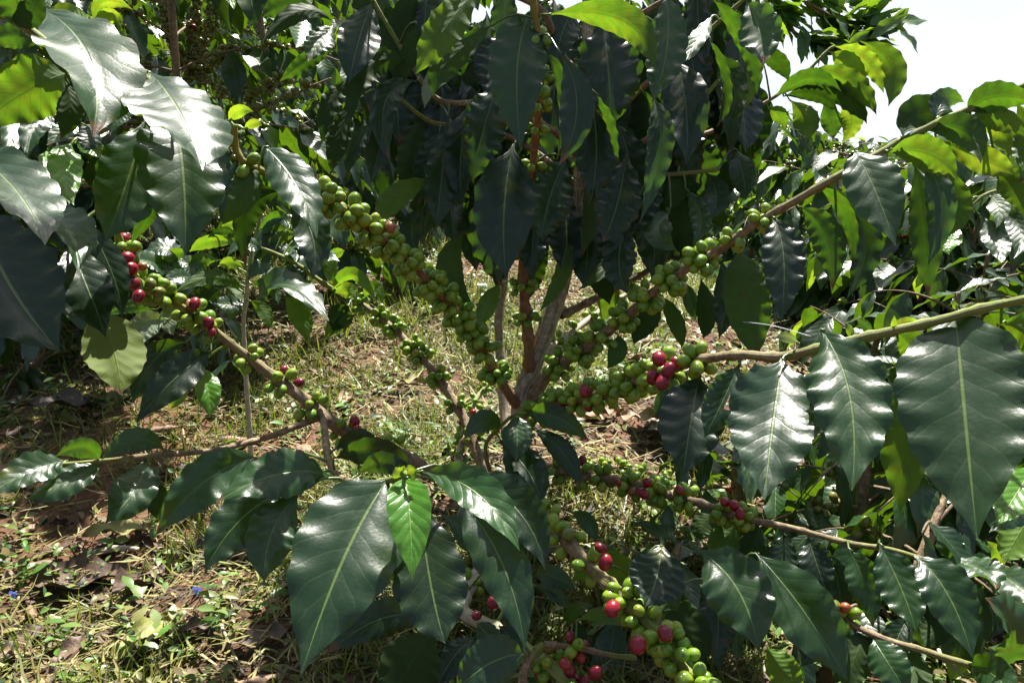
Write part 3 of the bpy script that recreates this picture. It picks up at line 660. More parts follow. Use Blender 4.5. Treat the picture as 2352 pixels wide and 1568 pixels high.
bush.leaf_table('''
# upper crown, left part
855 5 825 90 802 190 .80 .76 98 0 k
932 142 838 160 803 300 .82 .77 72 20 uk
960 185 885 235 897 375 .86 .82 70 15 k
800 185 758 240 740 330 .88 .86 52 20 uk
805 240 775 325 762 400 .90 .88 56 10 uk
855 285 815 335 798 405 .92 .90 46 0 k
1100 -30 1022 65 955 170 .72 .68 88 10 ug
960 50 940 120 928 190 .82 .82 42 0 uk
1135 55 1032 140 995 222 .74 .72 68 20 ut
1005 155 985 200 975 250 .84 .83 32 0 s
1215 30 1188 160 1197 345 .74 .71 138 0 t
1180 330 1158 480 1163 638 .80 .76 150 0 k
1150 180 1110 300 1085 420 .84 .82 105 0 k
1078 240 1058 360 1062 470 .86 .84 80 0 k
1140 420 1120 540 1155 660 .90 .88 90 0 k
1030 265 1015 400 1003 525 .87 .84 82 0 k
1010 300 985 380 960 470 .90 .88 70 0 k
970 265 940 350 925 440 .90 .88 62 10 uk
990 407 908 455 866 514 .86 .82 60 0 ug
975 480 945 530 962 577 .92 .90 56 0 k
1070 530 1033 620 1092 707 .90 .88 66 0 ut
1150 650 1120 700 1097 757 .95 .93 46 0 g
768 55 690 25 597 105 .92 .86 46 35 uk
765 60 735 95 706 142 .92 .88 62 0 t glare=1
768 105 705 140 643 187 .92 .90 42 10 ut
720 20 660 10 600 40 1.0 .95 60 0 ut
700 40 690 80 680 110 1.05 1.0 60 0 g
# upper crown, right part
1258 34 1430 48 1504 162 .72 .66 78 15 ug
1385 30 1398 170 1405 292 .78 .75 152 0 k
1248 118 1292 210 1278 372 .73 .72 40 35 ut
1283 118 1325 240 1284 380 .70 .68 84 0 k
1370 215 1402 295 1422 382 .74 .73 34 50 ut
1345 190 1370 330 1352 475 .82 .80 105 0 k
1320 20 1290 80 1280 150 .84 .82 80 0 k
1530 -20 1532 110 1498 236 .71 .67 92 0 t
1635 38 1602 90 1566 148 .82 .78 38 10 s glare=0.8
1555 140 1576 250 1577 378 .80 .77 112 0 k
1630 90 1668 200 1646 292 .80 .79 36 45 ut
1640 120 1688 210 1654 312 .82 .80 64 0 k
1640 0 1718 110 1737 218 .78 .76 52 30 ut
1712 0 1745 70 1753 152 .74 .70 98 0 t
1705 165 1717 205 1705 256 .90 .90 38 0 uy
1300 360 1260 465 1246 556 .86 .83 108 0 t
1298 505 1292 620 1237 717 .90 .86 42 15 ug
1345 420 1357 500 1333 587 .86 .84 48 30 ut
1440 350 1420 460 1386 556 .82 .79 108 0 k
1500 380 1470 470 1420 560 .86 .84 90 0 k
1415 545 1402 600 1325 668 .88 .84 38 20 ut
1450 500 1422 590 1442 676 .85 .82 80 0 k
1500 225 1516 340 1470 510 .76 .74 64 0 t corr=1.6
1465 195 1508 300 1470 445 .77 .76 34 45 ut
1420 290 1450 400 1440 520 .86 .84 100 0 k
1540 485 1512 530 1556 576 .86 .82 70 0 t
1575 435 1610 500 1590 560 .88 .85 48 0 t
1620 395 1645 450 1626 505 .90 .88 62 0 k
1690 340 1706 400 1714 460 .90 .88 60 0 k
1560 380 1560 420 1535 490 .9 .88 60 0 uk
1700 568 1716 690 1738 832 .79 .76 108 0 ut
1655 590 1667 690 1650 777 .84 .82 58 0 k
1610 640 1622 720 1615 778 .88 .86 48 10 uk
1515 675 1552 740 1566 802 .86 .85 42 20 ut
1515 690 1480 740 1455 792 .90 .88 62 10 uk
1570 640 1586 690 1598 737 .92 .9 36 0 t
1420 770 1417 810 1394 847 .88 .86 46 0 ut
1240 420 1226 530 1220 642 .91 .88 80 10 k
1290 440 1302 540 1298 640 .91 .88 90 -10 k
1360 470 1350 570 1342 662 .91 .88 90 20 k
1405 500 1412 580 1408 655 .91 .88 84 0 uk
1110 430 1092 530 1094 622 .98 .95 84 0 k
1480 450 1502 550 1496 640 .91 .88 90 15 k
1560 430 1566 520 1548 610 .98 .95 84 0 uk
1170 470 1150 570 1140 660 1.0 .97 80 -20 uk
1330 560 1375 630 1400 700 .95 .93 60 0 uk
1270 540 1225 620 1215 690 .97 .95 60 0 uk
1350 600 1395 660 1380 745 1.0 1.0 60 0 ug
# the branch against the sky
1918 107 1988 138 2030 215 1.06 1.02 50 20 uy
1975 95 2046 150 2040 245 1.12 1.08 62 10 ug
1905 120 1950 150 1992 205 1.06 1.04 52 10 uy
1870 158 1962 195 2013 264 1.06 1.0 58 10 ug
1779 224 1862 178 1932 210 1.06 1.02 42 10 ut
1800 222 1872 216 1924 254 1.06 1.02 38 10 uk
1870 185 1952 230 1991 285 1.06 1.02 52 10 uk
1812 228 1850 275 1844 324 1.06 1.04 62 0 ug
1890 235 1908 275 1914 320 1.06 1.06 48 0 ut
1932 238 1956 280 1933 330 1.06 1.06 54 0 uy
1764 250 1792 266 1803 295 1.06 1.06 36 0 ug
1740 45 1772 52 1814 83 1.0 1.0 34 0 uy
1740 120 1790 145 1810 188 1.02 1.02 44 10 uk
# the right upper branch
2072 320 2108 262 2190 257 .65 .68 84 0 uk fold=8
2220 260 2290 222 2390 240 .64 .60 74 10 ut
2228 272 2300 275 2365 322 .64 .6 56 10 ug
2125 302 2215 300 2253 377 .65 .61 74 10 ut
2040 348 2135 355 2197 412 .655 .62 84 10 ug
2140 375 2198 460 2180 542 .66 .64 64 0 ug
2150 320 2255 365 2335 402 .66 .62 64 0 uy
2250 280 2312 315 2319 362 .66 .64 56 0 uy
2150 275 2170 230 2215 235 .66 .68 60 0 t
1965 348 2012 440 2056 564 .65 .60 124 8 t glare=0.55
2098 365 2126 520 2132 682 .68 .66 74 0 ut
2118 365 2162 470 2130 612 .65 .63 66 0 t
1775 498 1800 590 1793 742 .70 .66 104 0 k
1832 475 1898 540 1912 667 .70 .68 78 0 ut
1880 428 1948 500 1956 612 .69 .68 44 30 ut
1925 435 1988 550 1944 687 .71 .69 80 0 k
1880 560 1888 600 1867 637 .80 .79 34 0 uy
2330 230 2370 330 2340 420 .64 .62 80 0 ug
2290 400 2330 430 2352 500 .66 .64 70 0 ug
# right middle branch, big leaves near the camera
1797 822 1776 970 1755 1147 .57 .49 206 0 t glare=.35
1885 756 1950 900 1957 1126 .56 .48 186 8 t wave=1.6 glare=.75
2195 717 2216 950 2244 1236 .535 .455 292 0 t wave=.8 glare=.12
2085 840 2082 1000 2066 1182 .60 .58 118 0 ug
1607 858 1588 960 1568 1096 .66 .60 152 0 k
1700 832 1660 920 1618 1004 .61 .59 88 0 t hole=.28,.5,.16,.09
2300 745 2380 770 2430 840 .54 .5 96 0 ug
2198 712 2193 700 2190 686 .53 .53 12 0 y
2205 714 2232 702 2252 697 .53 .53 12 0 y
2215 722 2230 714 2238 703 .53 .53 12 0 y
2045 760 2080 740 2118 746 .545 .54 26 0 y
2050 765 2053 745 2054 724 .545 .54 14 0 y
2002 770 1985 745 1966 734 .56 .56 24 0 t
1955 777 1952 758 1946 741 .56 .56 18 0 g
1835 790 1808 775 1780 776 .58 .56 26 0 s
2060 765 2100 800 2120 850 .56 .55 70 10 ug
2380 1060 2335 1130 2290 1205 .60 .56 84 0 y
2400 1175 2325 1192 2272 1222 .60 .58 42 0 t
2390 1150 2335 1235 2305 1290 .62 .6 84 0 uy
# lower right
1857 1235 1878 1300 1904 1372 .80 .77 76 0 k
1950 1262 1986 1340 2005 1442 .76 .73 78 0 t
2020 1250 2068 1345 2105 1450 .74 .69 104 0 t glare=0.6
2100 1275 2176 1362 2234 1512 .70 .64 118 8 t glare=0.8
2175 1285 2252 1308 2287 1352 .75 .69 74 0 t glare=1
2270 1308 2332 1340 2400 1402 .73 .66 80 0 t glare=1
2300 1532 2322 1445 2262 1372 .66 .64 104 0 t glare=.7
2225 1527 2290 1555 2325 1615 .66 .6 88 0 t
2185 1282 2186 1250 2206 1224 .76 .76 64 0 t
2247 1300 2252 1285 2272 1280 .74 .74 32 0 g
2280 1303 2292 1275 2262 1240 .74 .72 36 0 g
1603 1262 1692 1348 1742 1494 .66 .60 152 -8 t glare=0.5
1735 1267 1842 1395 1946 1562 .70 .62 144 0 t
1520 1245 1508 1325 1482 1392 .64 .60 132 0 k corr=2
1310 1337 1400 1305 1472 1330 .72 .69 100 30 ug
1465 1332 1520 1360 1557 1402 .70 .68 92 0 ut
1530 1370 1578 1450 1602 1545 .72 .70 112 0 uk
1695 1205 1660 1245 1640 1288 .85 .84 72 0 ug
1640 1180 1612 1210 1610 1242 .88 .87 54 0 ut
1325 1425 1385 1412 1437 1440 .72 .69 38 10 g
1305 1438 1322 1400 1364 1390 .73 .71 34 0 t
1315 1435 1332 1460 1350 1482 .73 .72 38 0 uk
1225 1320 1272 1324 1323 1356 .80 .78 52 0 t
1225 1345 1272 1360 1302 1398 .80 .78 36 0 t
1310 1175 1350 1200 1369 1247 .86 .83 42 0 t
1150 1300 1180 1400 1210 1440 .8 .8 60 0 ut
1960 1440 1990 1490 2015 1545 .72 .69 58 0 k
2005 1465 2040 1520 2090 1600 .70 .66 90 0 t
1900 1262 1925 1340 1930 1420 .80 .78 70 0 k
2110 1300 2135 1390 2150 1460 .76 .74 80 0 uk
2060 1290 2100 1400 2140 1500 .78 .75 90 10 k
2160 1390 2150 1440 2120 1490 .75 .73 70 0 uk
2085 1420 2060 1470 2045 1530 .74 .72 66 0 k
1800 1225 1795 1290 1770 1350 .82 .80 66 0 k
2195 1300 2180 1360 2200 1420 .76 .74 70 0 t
2280 1320 2290 1390 2270 1470 .75 .73 80 0 k
1740 1200 1730 1250 1700 1300 .84 .82 60 0 uk
1850 1390 1870 1460 1840 1530 .74 .72 80 0 k
2000 1450 1960 1520 1950 1600 .71 .69 84 0 ut
1640 1350 1650 1430 1640 1520 .73 .71 90 0 k
2110 1495 2090 1560 2070 1620 .69 .66 90 0 ut
1905 1400 1920 1460 1945 1510 .74 .72 60 0 ug
1760 1480 1800 1540 1850 1600 .70 .68 80 0 uy
# front sprig at the bottom, near the camera
890 1100 792 1275 692 1547 .59 .495 258 0 t wave=.7 glare=.28
930 1095 942 1190 947 1332 .56 .51 106 0 y wave=.5
962 1083 1092 1128 1193 1264 .57 .51 98 -12 g glare=0.5
1085 1090 1196 1178 1253 1309 .61 .56 114 -8 k
960 1130 988 1330 1023 1477 .60 .54 172 0 k
1050 1140 1152 1290 1206 1492 .60 .54 124 0 t glare=.3
765 1096 648 1086 496 1152 .68 .62 112 10 t glare=0.6
590 1050 470 1105 357 1230 .72 .66 112 0 t
640 1130 540 1205 471 1314 .70 .65 112 0 t
690 1130 626 1220 607 1337 .66 .61 112 0 t glare=0.6
765 1053 868 1038 946 1072 .70 .66 76 15 k
772 1030 830 1008 872 1036 .76 .74 52 10 k
820 1092 878 1062 932 1090 .66 .62 56 10 k
990 1437 890 1415 744 1504 .68 .64 88 0 k
1000 1450 940 1530 880 1645 .64 .60 142 0 uk
1205 1500 1120 1525 1045 1592 .56 .54 116 0 t
1095 1460 1042 1508 1003 1585 .66 .63 66 0 k
1095 1430 1122 1460 1152 1502 .70 .69 54 0 t
1145 1435 1176 1470 1192 1512 .70 .69 54 0 k
928 1090 915 1082 908 1072 .55 .545 40 0 y
934 1090 946 1084 960 1078 .55 .545 40 0 y
# little cluster in front of the trunk
1152 985 1112 968 1066 1007 .87 .83 58 0 t
1180 955 1188 1000 1184 1058 .86 .83 76 0 t
1205 952 1278 958 1353 1012 .87 .84 62 0 t
1222 985 1290 1035 1334 1120 .87 .83 54 0 k
1150 1010 1216 1085 1241 1158 .87 .82 88 0 k
1010 1180 1080 1230 1090 1290 .70 .68 70 0 t
# low left shoot
228 1056 190 1028 128 1047 .75 .73 56 -25 t
378 1032 310 1012 232 1056 .77 .74 60 20 t
155 1057 70 1082 -40 1142 .745 .68 74 0 t glare=1
235 1066 150 1106 61 1147 .75 .70 68 0 t glare=0.9
333 1051 312 1120 242 1200 .765 .70 98 0 t glare=0.9
350 1100 362 1150 366 1197 .78 .78 54 0 uk
# along the left branch
228 715 264 812 277 907 .70 .66 142 0 ud wave=.6
485 808 402 868 313 970 .80 .74 88 0 k
430 785 352 830 305 927 .84 .80 74 0 k
455 838 477 890 481 957 .82 .79 60 0 y corr=1.3
430 890 410 910 388 942 .84 .83 34 0 y
382 737 330 750 305 817 .83 .80 64 0 s
350 716 300 703 240 727 .84 .82 34 0 t
# tip of the left upper fruit branch
608 336 682 425 728 547 .645 .60 98 8 t glare=0.7
665 450 718 540 716 642 .665 .63 84 0 k
555 370 562 440 500 522 .64 .62 74 0 ut
650 440 568 485 567 624 .66 .65 58 10 uk
525 278 550 255 582 257 .62 .61 32 0 y
560 296 585 284 602 288 .62 .61 22 0 y
540 300 470 330 470 400 .64 .60 70 0 ut
# second fruit branch, further off, left
590 690 660 655 756 737 1.12 1.04 52 -20 t glare=1
655 680 692 730 704 787 1.12 1.1 52 0 ug
690 652 662 640 640 657 1.13 1.12 26 0 ut
762 668 815 632 868 702 1.13 1.06 38 20 ug
768 675 800 668 819 692 1.13 1.12 42 0 uy
800 702 780 730 765 762 1.12 1.11 62 0 uk
815 725 778 740 745 777 1.12 1.11 48 0 ug
690 545 640 548 595 602 1.15 1.13 28 10 ug
660 475 630 455 618 482 1.15 1.14 38 0 k
670 520 630 518 598 542 1.15 1.13 32 0 t
740 602 770 583 792 576 1.14 1.13 26 0 g
690 592 662 584 642 592 1.14 1.12 38 0 t glare=1
625 602 600 612 570 642 1.14 1.12 38 0 t glare=1
650 600 690 560 740 590 1.14 1.1 40 0 t glare=.9
720 640 690 610 650 610 1.14 1.12 36 0 t glare=1
600 575 560 560 520 590 1.13 1.1 40 0 t glare=.8
640 590 620 550 640 510 1.13 1.15 40 0 k
700 620 730 590 780 600 1.13 1.11 40 0 t glare=.7
830 690 860 660 880 700 1.14 1.12 34 0 ug
780 665 760 620 770 580 1.14 1.15 36 0 g
''')
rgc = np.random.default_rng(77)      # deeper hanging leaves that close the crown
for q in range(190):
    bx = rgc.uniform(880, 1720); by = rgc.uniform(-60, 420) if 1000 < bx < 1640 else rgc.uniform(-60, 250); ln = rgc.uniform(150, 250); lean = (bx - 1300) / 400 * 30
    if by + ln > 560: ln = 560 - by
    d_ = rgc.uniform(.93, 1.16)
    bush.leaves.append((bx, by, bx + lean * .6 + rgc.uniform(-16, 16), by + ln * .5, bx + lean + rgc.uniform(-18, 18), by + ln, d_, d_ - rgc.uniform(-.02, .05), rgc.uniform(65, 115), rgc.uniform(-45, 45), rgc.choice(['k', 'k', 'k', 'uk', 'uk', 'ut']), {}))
bush.finish(100)

# unseen top of the same bush: it shades the lower branches
def above(B, D, Ln):
    x, y, z = proj(B + D * (Ln * .6)[:, None]); x2, y2, z2 = proj(B + D * (Ln)[:, None] - np.array([0, 0, .03]))
    return (y < -45) & (y2 < -45) & (z > .2) & ~in_sun(B + D * (Ln * .5)[:, None], SPOTS, .085)
back_bush(tb[0] + .08, tb[1] + .06, 1.6, .50, '', 91, levels=24, leafL=.14, keep=above, root=bush.root, leafname='upper_foliage', pair=.045)
# ------------------------------------------------------------------ the coffee bush whose leaves reach in from the left
lb = np.array([-.95, .62, 0]); lb[2] = ground_z(lb[0], lb[1])
left = Bush(lb, 'coffee bush reaching in at the left edge with very large silvery leaves')
left.trunk('trunk', [lb - np.array([0, 0, .02]), lb + np.array([.02, 0, .35]), lb + np.array([-.01, .03, .8]), lb + np.array([.0, .0, 1.2])], [.016, .013, .01, .006], M['bark'], 12, 40)
left.trunk('branch', [lb + np.array([0, .02, .62]), P(-160, -60, .66), P(-40, 15, .58), P(30, 42, .565), P(62, 62, .56), P(95, 92, .56), P(180, 150, .57), P(300, 160, .58), P(420, 250, .60)], [.006, .005, .0048, .0045, .004, .003], M['stem'], 9, 50)
left.trunk('branch', [lb + np.array([0, .02, .45]), P(-200, 380, .62), P(-60, 420, .56), P(80, 500, .55), P(170, 540, .58), P(200, 500, .60)], [.006, .005, .004, .003], M['stem'], 9, 40)
left.trunk('branch', [lb + np.array([0, .02, .55]), P(-100, 300, .86), P(60, 270, .88), P(170, 322, .86), P(300, 242, .84), P(220, 78, .86), P(208, 40, .86)], [.004, .0035, .003, .002], M['stem'], 8, 50)
left.leaf_table('''
85 15 200 122 213 314 .61 .52 200 12 t glare=.85
340 165 408 250 465 392 .60 .50 200 16 t glare=.85
400 258 422 400 425 584 .62 .57 204 0 t
335 272 292 415 242 552 .62 .58 152 -8 t
-60 470 22 650 138 808 .55 .50 232 0 k
-90 335 30 430 103 563 .46 .39 150 14 t glare=.85
70 498 150 520 179 629 .56 .50 92 20 t glare=1
160 560 202 660 243 774 .60 .57 108 0 k
197 508 256 620 282 727 .62 .59 74 14 k
60 60 40 10 30 -60 .56 .54 100 20 ut
97 104 40 80 -50 102 .66 .64 64 20 ut
150 170 62 210 -70 300 .68 .64 146 0 ug
150 188 162 250 138 322 .60 .59 58 0 uk
360 470 335 500 300 562 .66 .66 38 0 ut
372 455 390 490 380 547 .66 .65 48 0 ut
20 45 70 30 90 -20 .55 .55 60 0 uk
218 72 162 28 106 30 .85 .84 42 20 uy
212 55 240 4 306 24 .85 .85 34 10 uy
220 75 252 40 282 58 .85 .84 42 10 uy
205 62 225 20 262 -10 .86 .88 36 0 uy
200 75 190 50 150 55 .86 .86 40 0 ug
165 328 148 385 170 472 .84 .79 74 0 y glare=.6 corr=1.4
108 345 130 400 160 470 .86 .82 60 0 y glare=.8 corr=1.4
172 328 212 340 238 372 .85 .84 42 0 y glare=.5
128 262 82 288 62 372 .86 .80 64 0 t glare=1
62 268 32 300 24 382 .88 .82 54 0 t glare=1
182 282 150 300 108 334 .84 .80 42 0 t glare=1
302 245 272 270 252 312 .82 .80 44 0 t glare=1
215 285 205 320 190 345 .84 .82 50 0 k
''')
left.finish(100)
def off_frame(B, D, Ln):
    x, y, z = proj(B + D * (Ln * .5)[:, None]); x2, y2, z2 = proj(B + D * Ln[:, None] - np.array([0, 0, .03])); x0_, y0_, z0_ = proj(B)
    out = lambda a, b, c: (c < .05) | (a < -60) | (b < -60)
    return out(x, y, z) & out(x2, y2, z2) & out(x0_, y0_, z0_) & ~in_sun(B + D * (Ln * .5)[:, None], SPOTS, .10)
back_bush(lb[0], lb[1] + .1, 1.35, .60, '', 92, levels=20, leafL=.14, keep=off_frame, root=left.root, leafname='upper_foliage', pair=.05)  # unseen foliage off frame, added to shade the ground at the left
# the neighbour on the right: most of it is beyond the edge of the picture
def right_edge(B, D, Ln):
    ok = np.ones(len(B), bool)
    for f in (0, .5, 1.0):
        x, y, z = proj(B + D * (Ln * f)[:, None] - np.array([0, 0, .03 * f])); ok &= (z < .1) | (x > 2250) | (y < -60)
    return ok & ~in_sun(B + D * (Ln * .5)[:, None], SPOTS, .085)
rb = np.array([1.02, 1.05, 0]); rb[2] = ground_z(rb[0], rb[1])
right = Bush(rb, 'leafy coffee bush mostly beyond the right edge, with pale new leaves')
right.trunk('trunk', [rb - np.array([0, 0, .02]), rb + np.array([.02, 0, .4]), rb + np.array([0, .02, .8]), rb + np.array([.01, 0, 1.25])], [.014, .011, .009, .005], M['bark'], 10, 40)
right.trunk('branch', [rb + np.array([0, 0, .5]), P(2440, 430, 1.02), P(2340, 430, .98), P(2260, 448, .96), P(2205, 500, .96)], [.004, .003, .002], M['stem'], 8, 30)
right.leaf_table('''
2203 515 2180 550 2180 585 .96 .93 56 0 y corr=1.4
2232 455 2210 482 2212 522 .96 .94 36 0 s
2272 450 2294 472 2288 524 .96 .93 50 0 s
2302 478 2344 530 2328 594 .96 .91 54 0 t glare=.5
2246 490 2286 550 2300 604 .96 .90 54 0 t glare=.85
2330 430 2360 470 2370 540 .97 .93 54 0 g
''')
right.finish(100)
back_bush(rb[0], rb[1], 1.25, .52, '', 93, levels=20, leafL=.14, keep=right_edge, root=right.root, leafname='outer_foliage', pair=.045, berries=0)  # foliage mostly out of view, added to shade the lower right

# ------------------------------------------------------------------ young coffee plant with a pale upright stem
p0 = P(556, 830, 1.2); p0[2] = ground_z(p0[0], p0[1])
sap = Bush(p0, 'young coffee plant with one pale upright stem left of the fruiting bush')
o_, c_, r_ = sap.trunk('stem', [p0, P(560, 770, 1.2), P(566, 690, 1.19), P(571, 620, 1.18), P(585, 550, 1.17), P(605, 470, 1.16), P(612, 430, 1.16)], [.0045, .004, .0035, .003, .002], M['pale_stem'], 8, 40)
sap.leaf_table('''
562 670 490 636 394 677 1.19 1.10 38 20 ug
450 642 410 638 378 667 1.15 1.1 38 0 t glare=0.8
515 655 470 690 450 732 1.19 1.16 62 0 uk
400 628 350 603 310 596 1.15 1.1 48 0 t glare=0.8
365 598 400 585 432 576 1.16 1.15 32 0 g
435 578 490 553 547 563 1.18 1.14 34 10 g
548 508 525 518 508 522 1.18 1.17 28 0 y
545 545 510 533 476 547 1.18 1.14 28 0 t
500 612 530 603 557 616 1.18 1.17 28 0 y
415 500 410 530 417 560 1.16 1.14 34 0 t glare=1
520 660 540 690 520 740 1.2 1.18 40 0 ug
575 650 620 660 640 700 1.18 1.15 36 0 t
574 690 610 720 615 760 1.18 1.16 34 0 ug
590 530 640 500 660 530 1.17 1.13 34 0 t
606 470 580 440 560 470 1.16 1.14 34 0 k
612 440 640 420 665 445 1.16 1.14 34 0 t
500 600 460 600 430 630 1.18 1.16 40 0 g
340 640 330 620 290 615 1.14 1.12 44 0 t glare=1
420 600 380 570 330 580 1.16 1.14 46 0 t glare=1
460 640 440 610 400 600 1.17 1.15 40 0 t glare=.8
560 690 520 700 480 690 1.19 1.16 40 0 t glare=.8
420 690 390 730 400 770 1.17 1.15 44 0 s
350 720 330 760 300 790 1.1 1.08 50 0 t glare=.7
570 640 600 620 650 640 1.18 1.15 36 0 t glare=.9
590 520 560 480 520 480 1.17 1.15 34 0 t glare=.8
480 700 430 720 400 760 1.18 1.16 44 0 t
''')
sap.finish(60)

# ------------------------------------------------------------------ coffee bushes further off
BB = [  # pixel x of the stem, distance, height, radius, levels, cherries, young leaves, seed, label
 (447, 1.85, 1.55, .58, 24, .9, .03, 21, 'shaded coffee bush with strings of green cherries behind the silvery leaves'),
 (680, 2.6, 1.6, .62, 20, .5, .16, 22, 'sunlit coffee bush with bright backlit leaves left of the dark crown'),
 (60, 1.75, .85, .50, 12, .2, .10, 23, 'coffee bush with glossy grey leaves below the silvery leaves at the far left'),
 (860, 3.2, .95, .66, 14, .2, .06, 24, 'low coffee bush behind the dark crown, above the patch of bare red soil'),
 (1060, 2.9, .95, .6, 13, .4, .06, 25, 'small coffee bush behind the trunk in deep shade'),
 (2230, 1.7, .54, .48, 19, .35, .07, 26, 'dark coffee bush at the right edge behind the near leaves'),
 (1960, 2.2, .54, .54, 19, .5, .05, 27, 'shaded coffee bush between the right fruit branch and the grassy slope'),
 (1690, 3.0, .72, .62, 14, .4, .08, 28, 'coffee bush seen under the dark crown to the right of the trunk'),
 (1830, 4.6, .98, .8, 15, .2, .05, 29, 'far coffee bush standing up against the white sky'),
 (2130, 3.3, .95, .65, 15, .2, .06, 30, 'distant coffee bush above the right middle branch'),
 (2320, 2.5, .78, .6, 15, .3, .14, 31, 'tall coffee bush at the right edge with pale new leaves'),
 (230, 3.0, 1.75, .75, 20, .3, .22, 32, 'far coffee bush at the upper left with yellow green shoots'),
 (1400, 3.9, 1.2, .75, 14, .2, .08, 33, 'far coffee bush glimpsed through the gaps of the crown'),
 (560, 3.9, 1.9, .85, 20, .3, .14, 34, 'tall coffee bush behind the one with backlit leaves at the upper left'),
 (1000, 4.6, 1.45, .8, 15, .2, .1, 35, 'coffee bush far behind the left half of the crown'),
 (-60, 2.3, 1.2, .6, 15, .2, .15, 36, 'coffee bush cut by the left edge behind the silvery leaves'),
 (2000, 6.3, 1.1, .9, 14, .0, .06, 37, 'farthest coffee bush low on the white horizon'),
 (2450, 4.2, 1.5, .9, 15, .0, .06, 38, 'coffee bush on the horizon at the right edge'),
 (330, 5.2, 2.3, 1.0, 20, .1, .16, 39, 'tallest coffee bush far up the slope at the upper left'),
 (2080, 2.0, .54, .52, 20, .4, .03, 46, 'dark coffee bush behind the hanging olive leaf at the right'),
 (1880, 2.9, .74, .62, 20, .4, .03, 47, 'dim coffee bush just above the right middle branch'),
 (2350, 1.9, .62, .5, 14, .3, .06, 48, 'coffee bush cut by the right edge above the largest leaf'),
 (800, 5.8, 2.0, 1.0, 18, .0, .12, 40, 'coffee bush on the skyline left of the crown'),
]
for px, y, H, rad, lev, ber, yg, sd, lab in BB:
    x = (px - PW / 2) / FPX * y * 1.03
    back_bush(x, y, H, rad, lab, sd, levels=lev, berries=ber, young=yg, group='coffee bushes in the background')
# the rows of the plantation beyond, one mass of leaves
rgf = np.random.default_rng(70); n_ = 16000
fy = rgf.choice([6.5, 8, 10, 12.5], n_) + rgf.normal(size=n_) * .35; fx = rgf.uniform(-1, 1, n_) * fy * .85
fg = ground_z(fx, fy); ftop = .43 + .08 * np.sin(fx * 2.4 + fy) + .06 * np.sin(fx * 7) + np.where(fx < fy * .28, .8, 0) + np.where(fx < -fy * .1, .8, 0)
fz = fg + rgf.uniform(.05, 1, n_) ** .7 * (ftop - fg)
V, F, uv, rnd = leaf_batch(np.stack([fx, fy, fz], -1), np.stack([rgf.normal(size=n_), rgf.normal(size=n_), -rgf.uniform(.1, 1.5, n_)], -1), unit(np.stack([rgf.normal(size=n_) * .5, rgf.normal(size=n_) * .5, np.ones(n_)], -1)), rgf.uniform(.12, .24, n_), rgf.uniform(.05, .09, n_), rgf, nu=2, nv=4)
tag(put('plantation_rows', mesh('plantation_rows', V, F, M['c'], uv=uv, attrs={'rnd': rnd})), kind='stuff')
def on_ground(px, py):
    """where the view ray through a pixel meets the ground"""
    d = P(px, py, 1.0) - CAMP; s_ = np.linspace(.3, 8, 3000); q = CAMP + d * s_[:, None]; below = q[:, 2] < ground_z(q[:, 0], q[:, 1])
    return q[int(np.argmax(below))]
# strings of green cherries on the shaded bush at the upper left
def fruit_string(root, pts, n, sd, kd='olive'):
    rg = np.random.default_rng(sd); c = spline([P(*q) for q in pts], 30); V, F, uv, ag = tube(c, np.linspace(.0042, .002, 30), 6, .03, True, rg)
    b = part('branch', V, F, M['stem'], root, base=c[0], uv=uv, attrs={'age': ag * .3}); rows = []
    for i in range(n):
        j = int(rg.integers(0, 28)); j = min(29, (j // 4) * 4 + int(rg.integers(0, 2))); d = unit(rg.normal(size=3)); rows.append((c[j] + d * rg.uniform(.009, .018), d, rg.uniform(.8, 1.05), kd))
    cherries_one(rows, b, c[0])
fb = next(o for o in bpy.data.objects if o.get('label', '').startswith('shaded coffee bush with strings'))
for sd, (pts, n) in enumerate([([(447, 165, 1.85), (446, 60, 1.84), (445, -60, 1.83)], 110), ([(450, 168, 1.84), (510, 130, 1.78), (565, 105, 1.74)], 90), ([(440, 172, 1.84), (400, 100, 1.8), (378, -10, 1.78)], 90), ([(452, 180, 1.84), (560, 215, 1.72), (640, 185, 1.66), (690, 165, 1.62)], 80), ([(470, 300, 1.84), (600, 250, 1.7), (700, 205, 1.62), (760, 180, 1.58)], 80), ([(455, 150, 1.84), (480, 60, 1.8), (500, -40, 1.78)], 60)]): fruit_string(fb, pts, n, 300 + sd)
# low foliage at the right foot
for px, py, h, r_, lv, sd, lab in [(1990, 1330, .24, .22, 7, 41, 'low leafy coffee seedling on the ground below the big right leaves'), (1500, 1010, .12, .11, 3, 42, 'small seedling between the trunk and the big right leaves'),
                                   (2260, 1330, .26, .24, 7, 43, 'dark low coffee bush at the right edge above the bottom leaves'), (1760, 1240, .18, .17, 5, 44, 'dark seedling behind the lower right fruit branch'), (60, 880, .20, .17, 5, 45, 'low seedling at the left edge beside the yellowing leaf'),
                                   (2180, 1130, .30, .26, 8, 49, 'leafy seedling in the shade under the largest leaf'), (1960, 1080, .24, .20, 6, 50, 'dark seedling behind the wavy silvery leaf'), (2330, 1050, .34, .26, 8, 53, 'tall seedling at the right edge under the right middle branch'), (1640, 1480, .12, .15, 4, 54, 'low sprig on the red soil at the bottom right'), (2080, 1500, .16, .2, 5, 55, 'dark low sprig among the bottom right leaves')]:
    q = on_ground(px, py)
    back_bush(q[0], q[1], h, r_, lab, sd, levels=lv, leafL=.085, berries=.12, young=.05, pair=.03, group='low coffee seedlings on the ground')

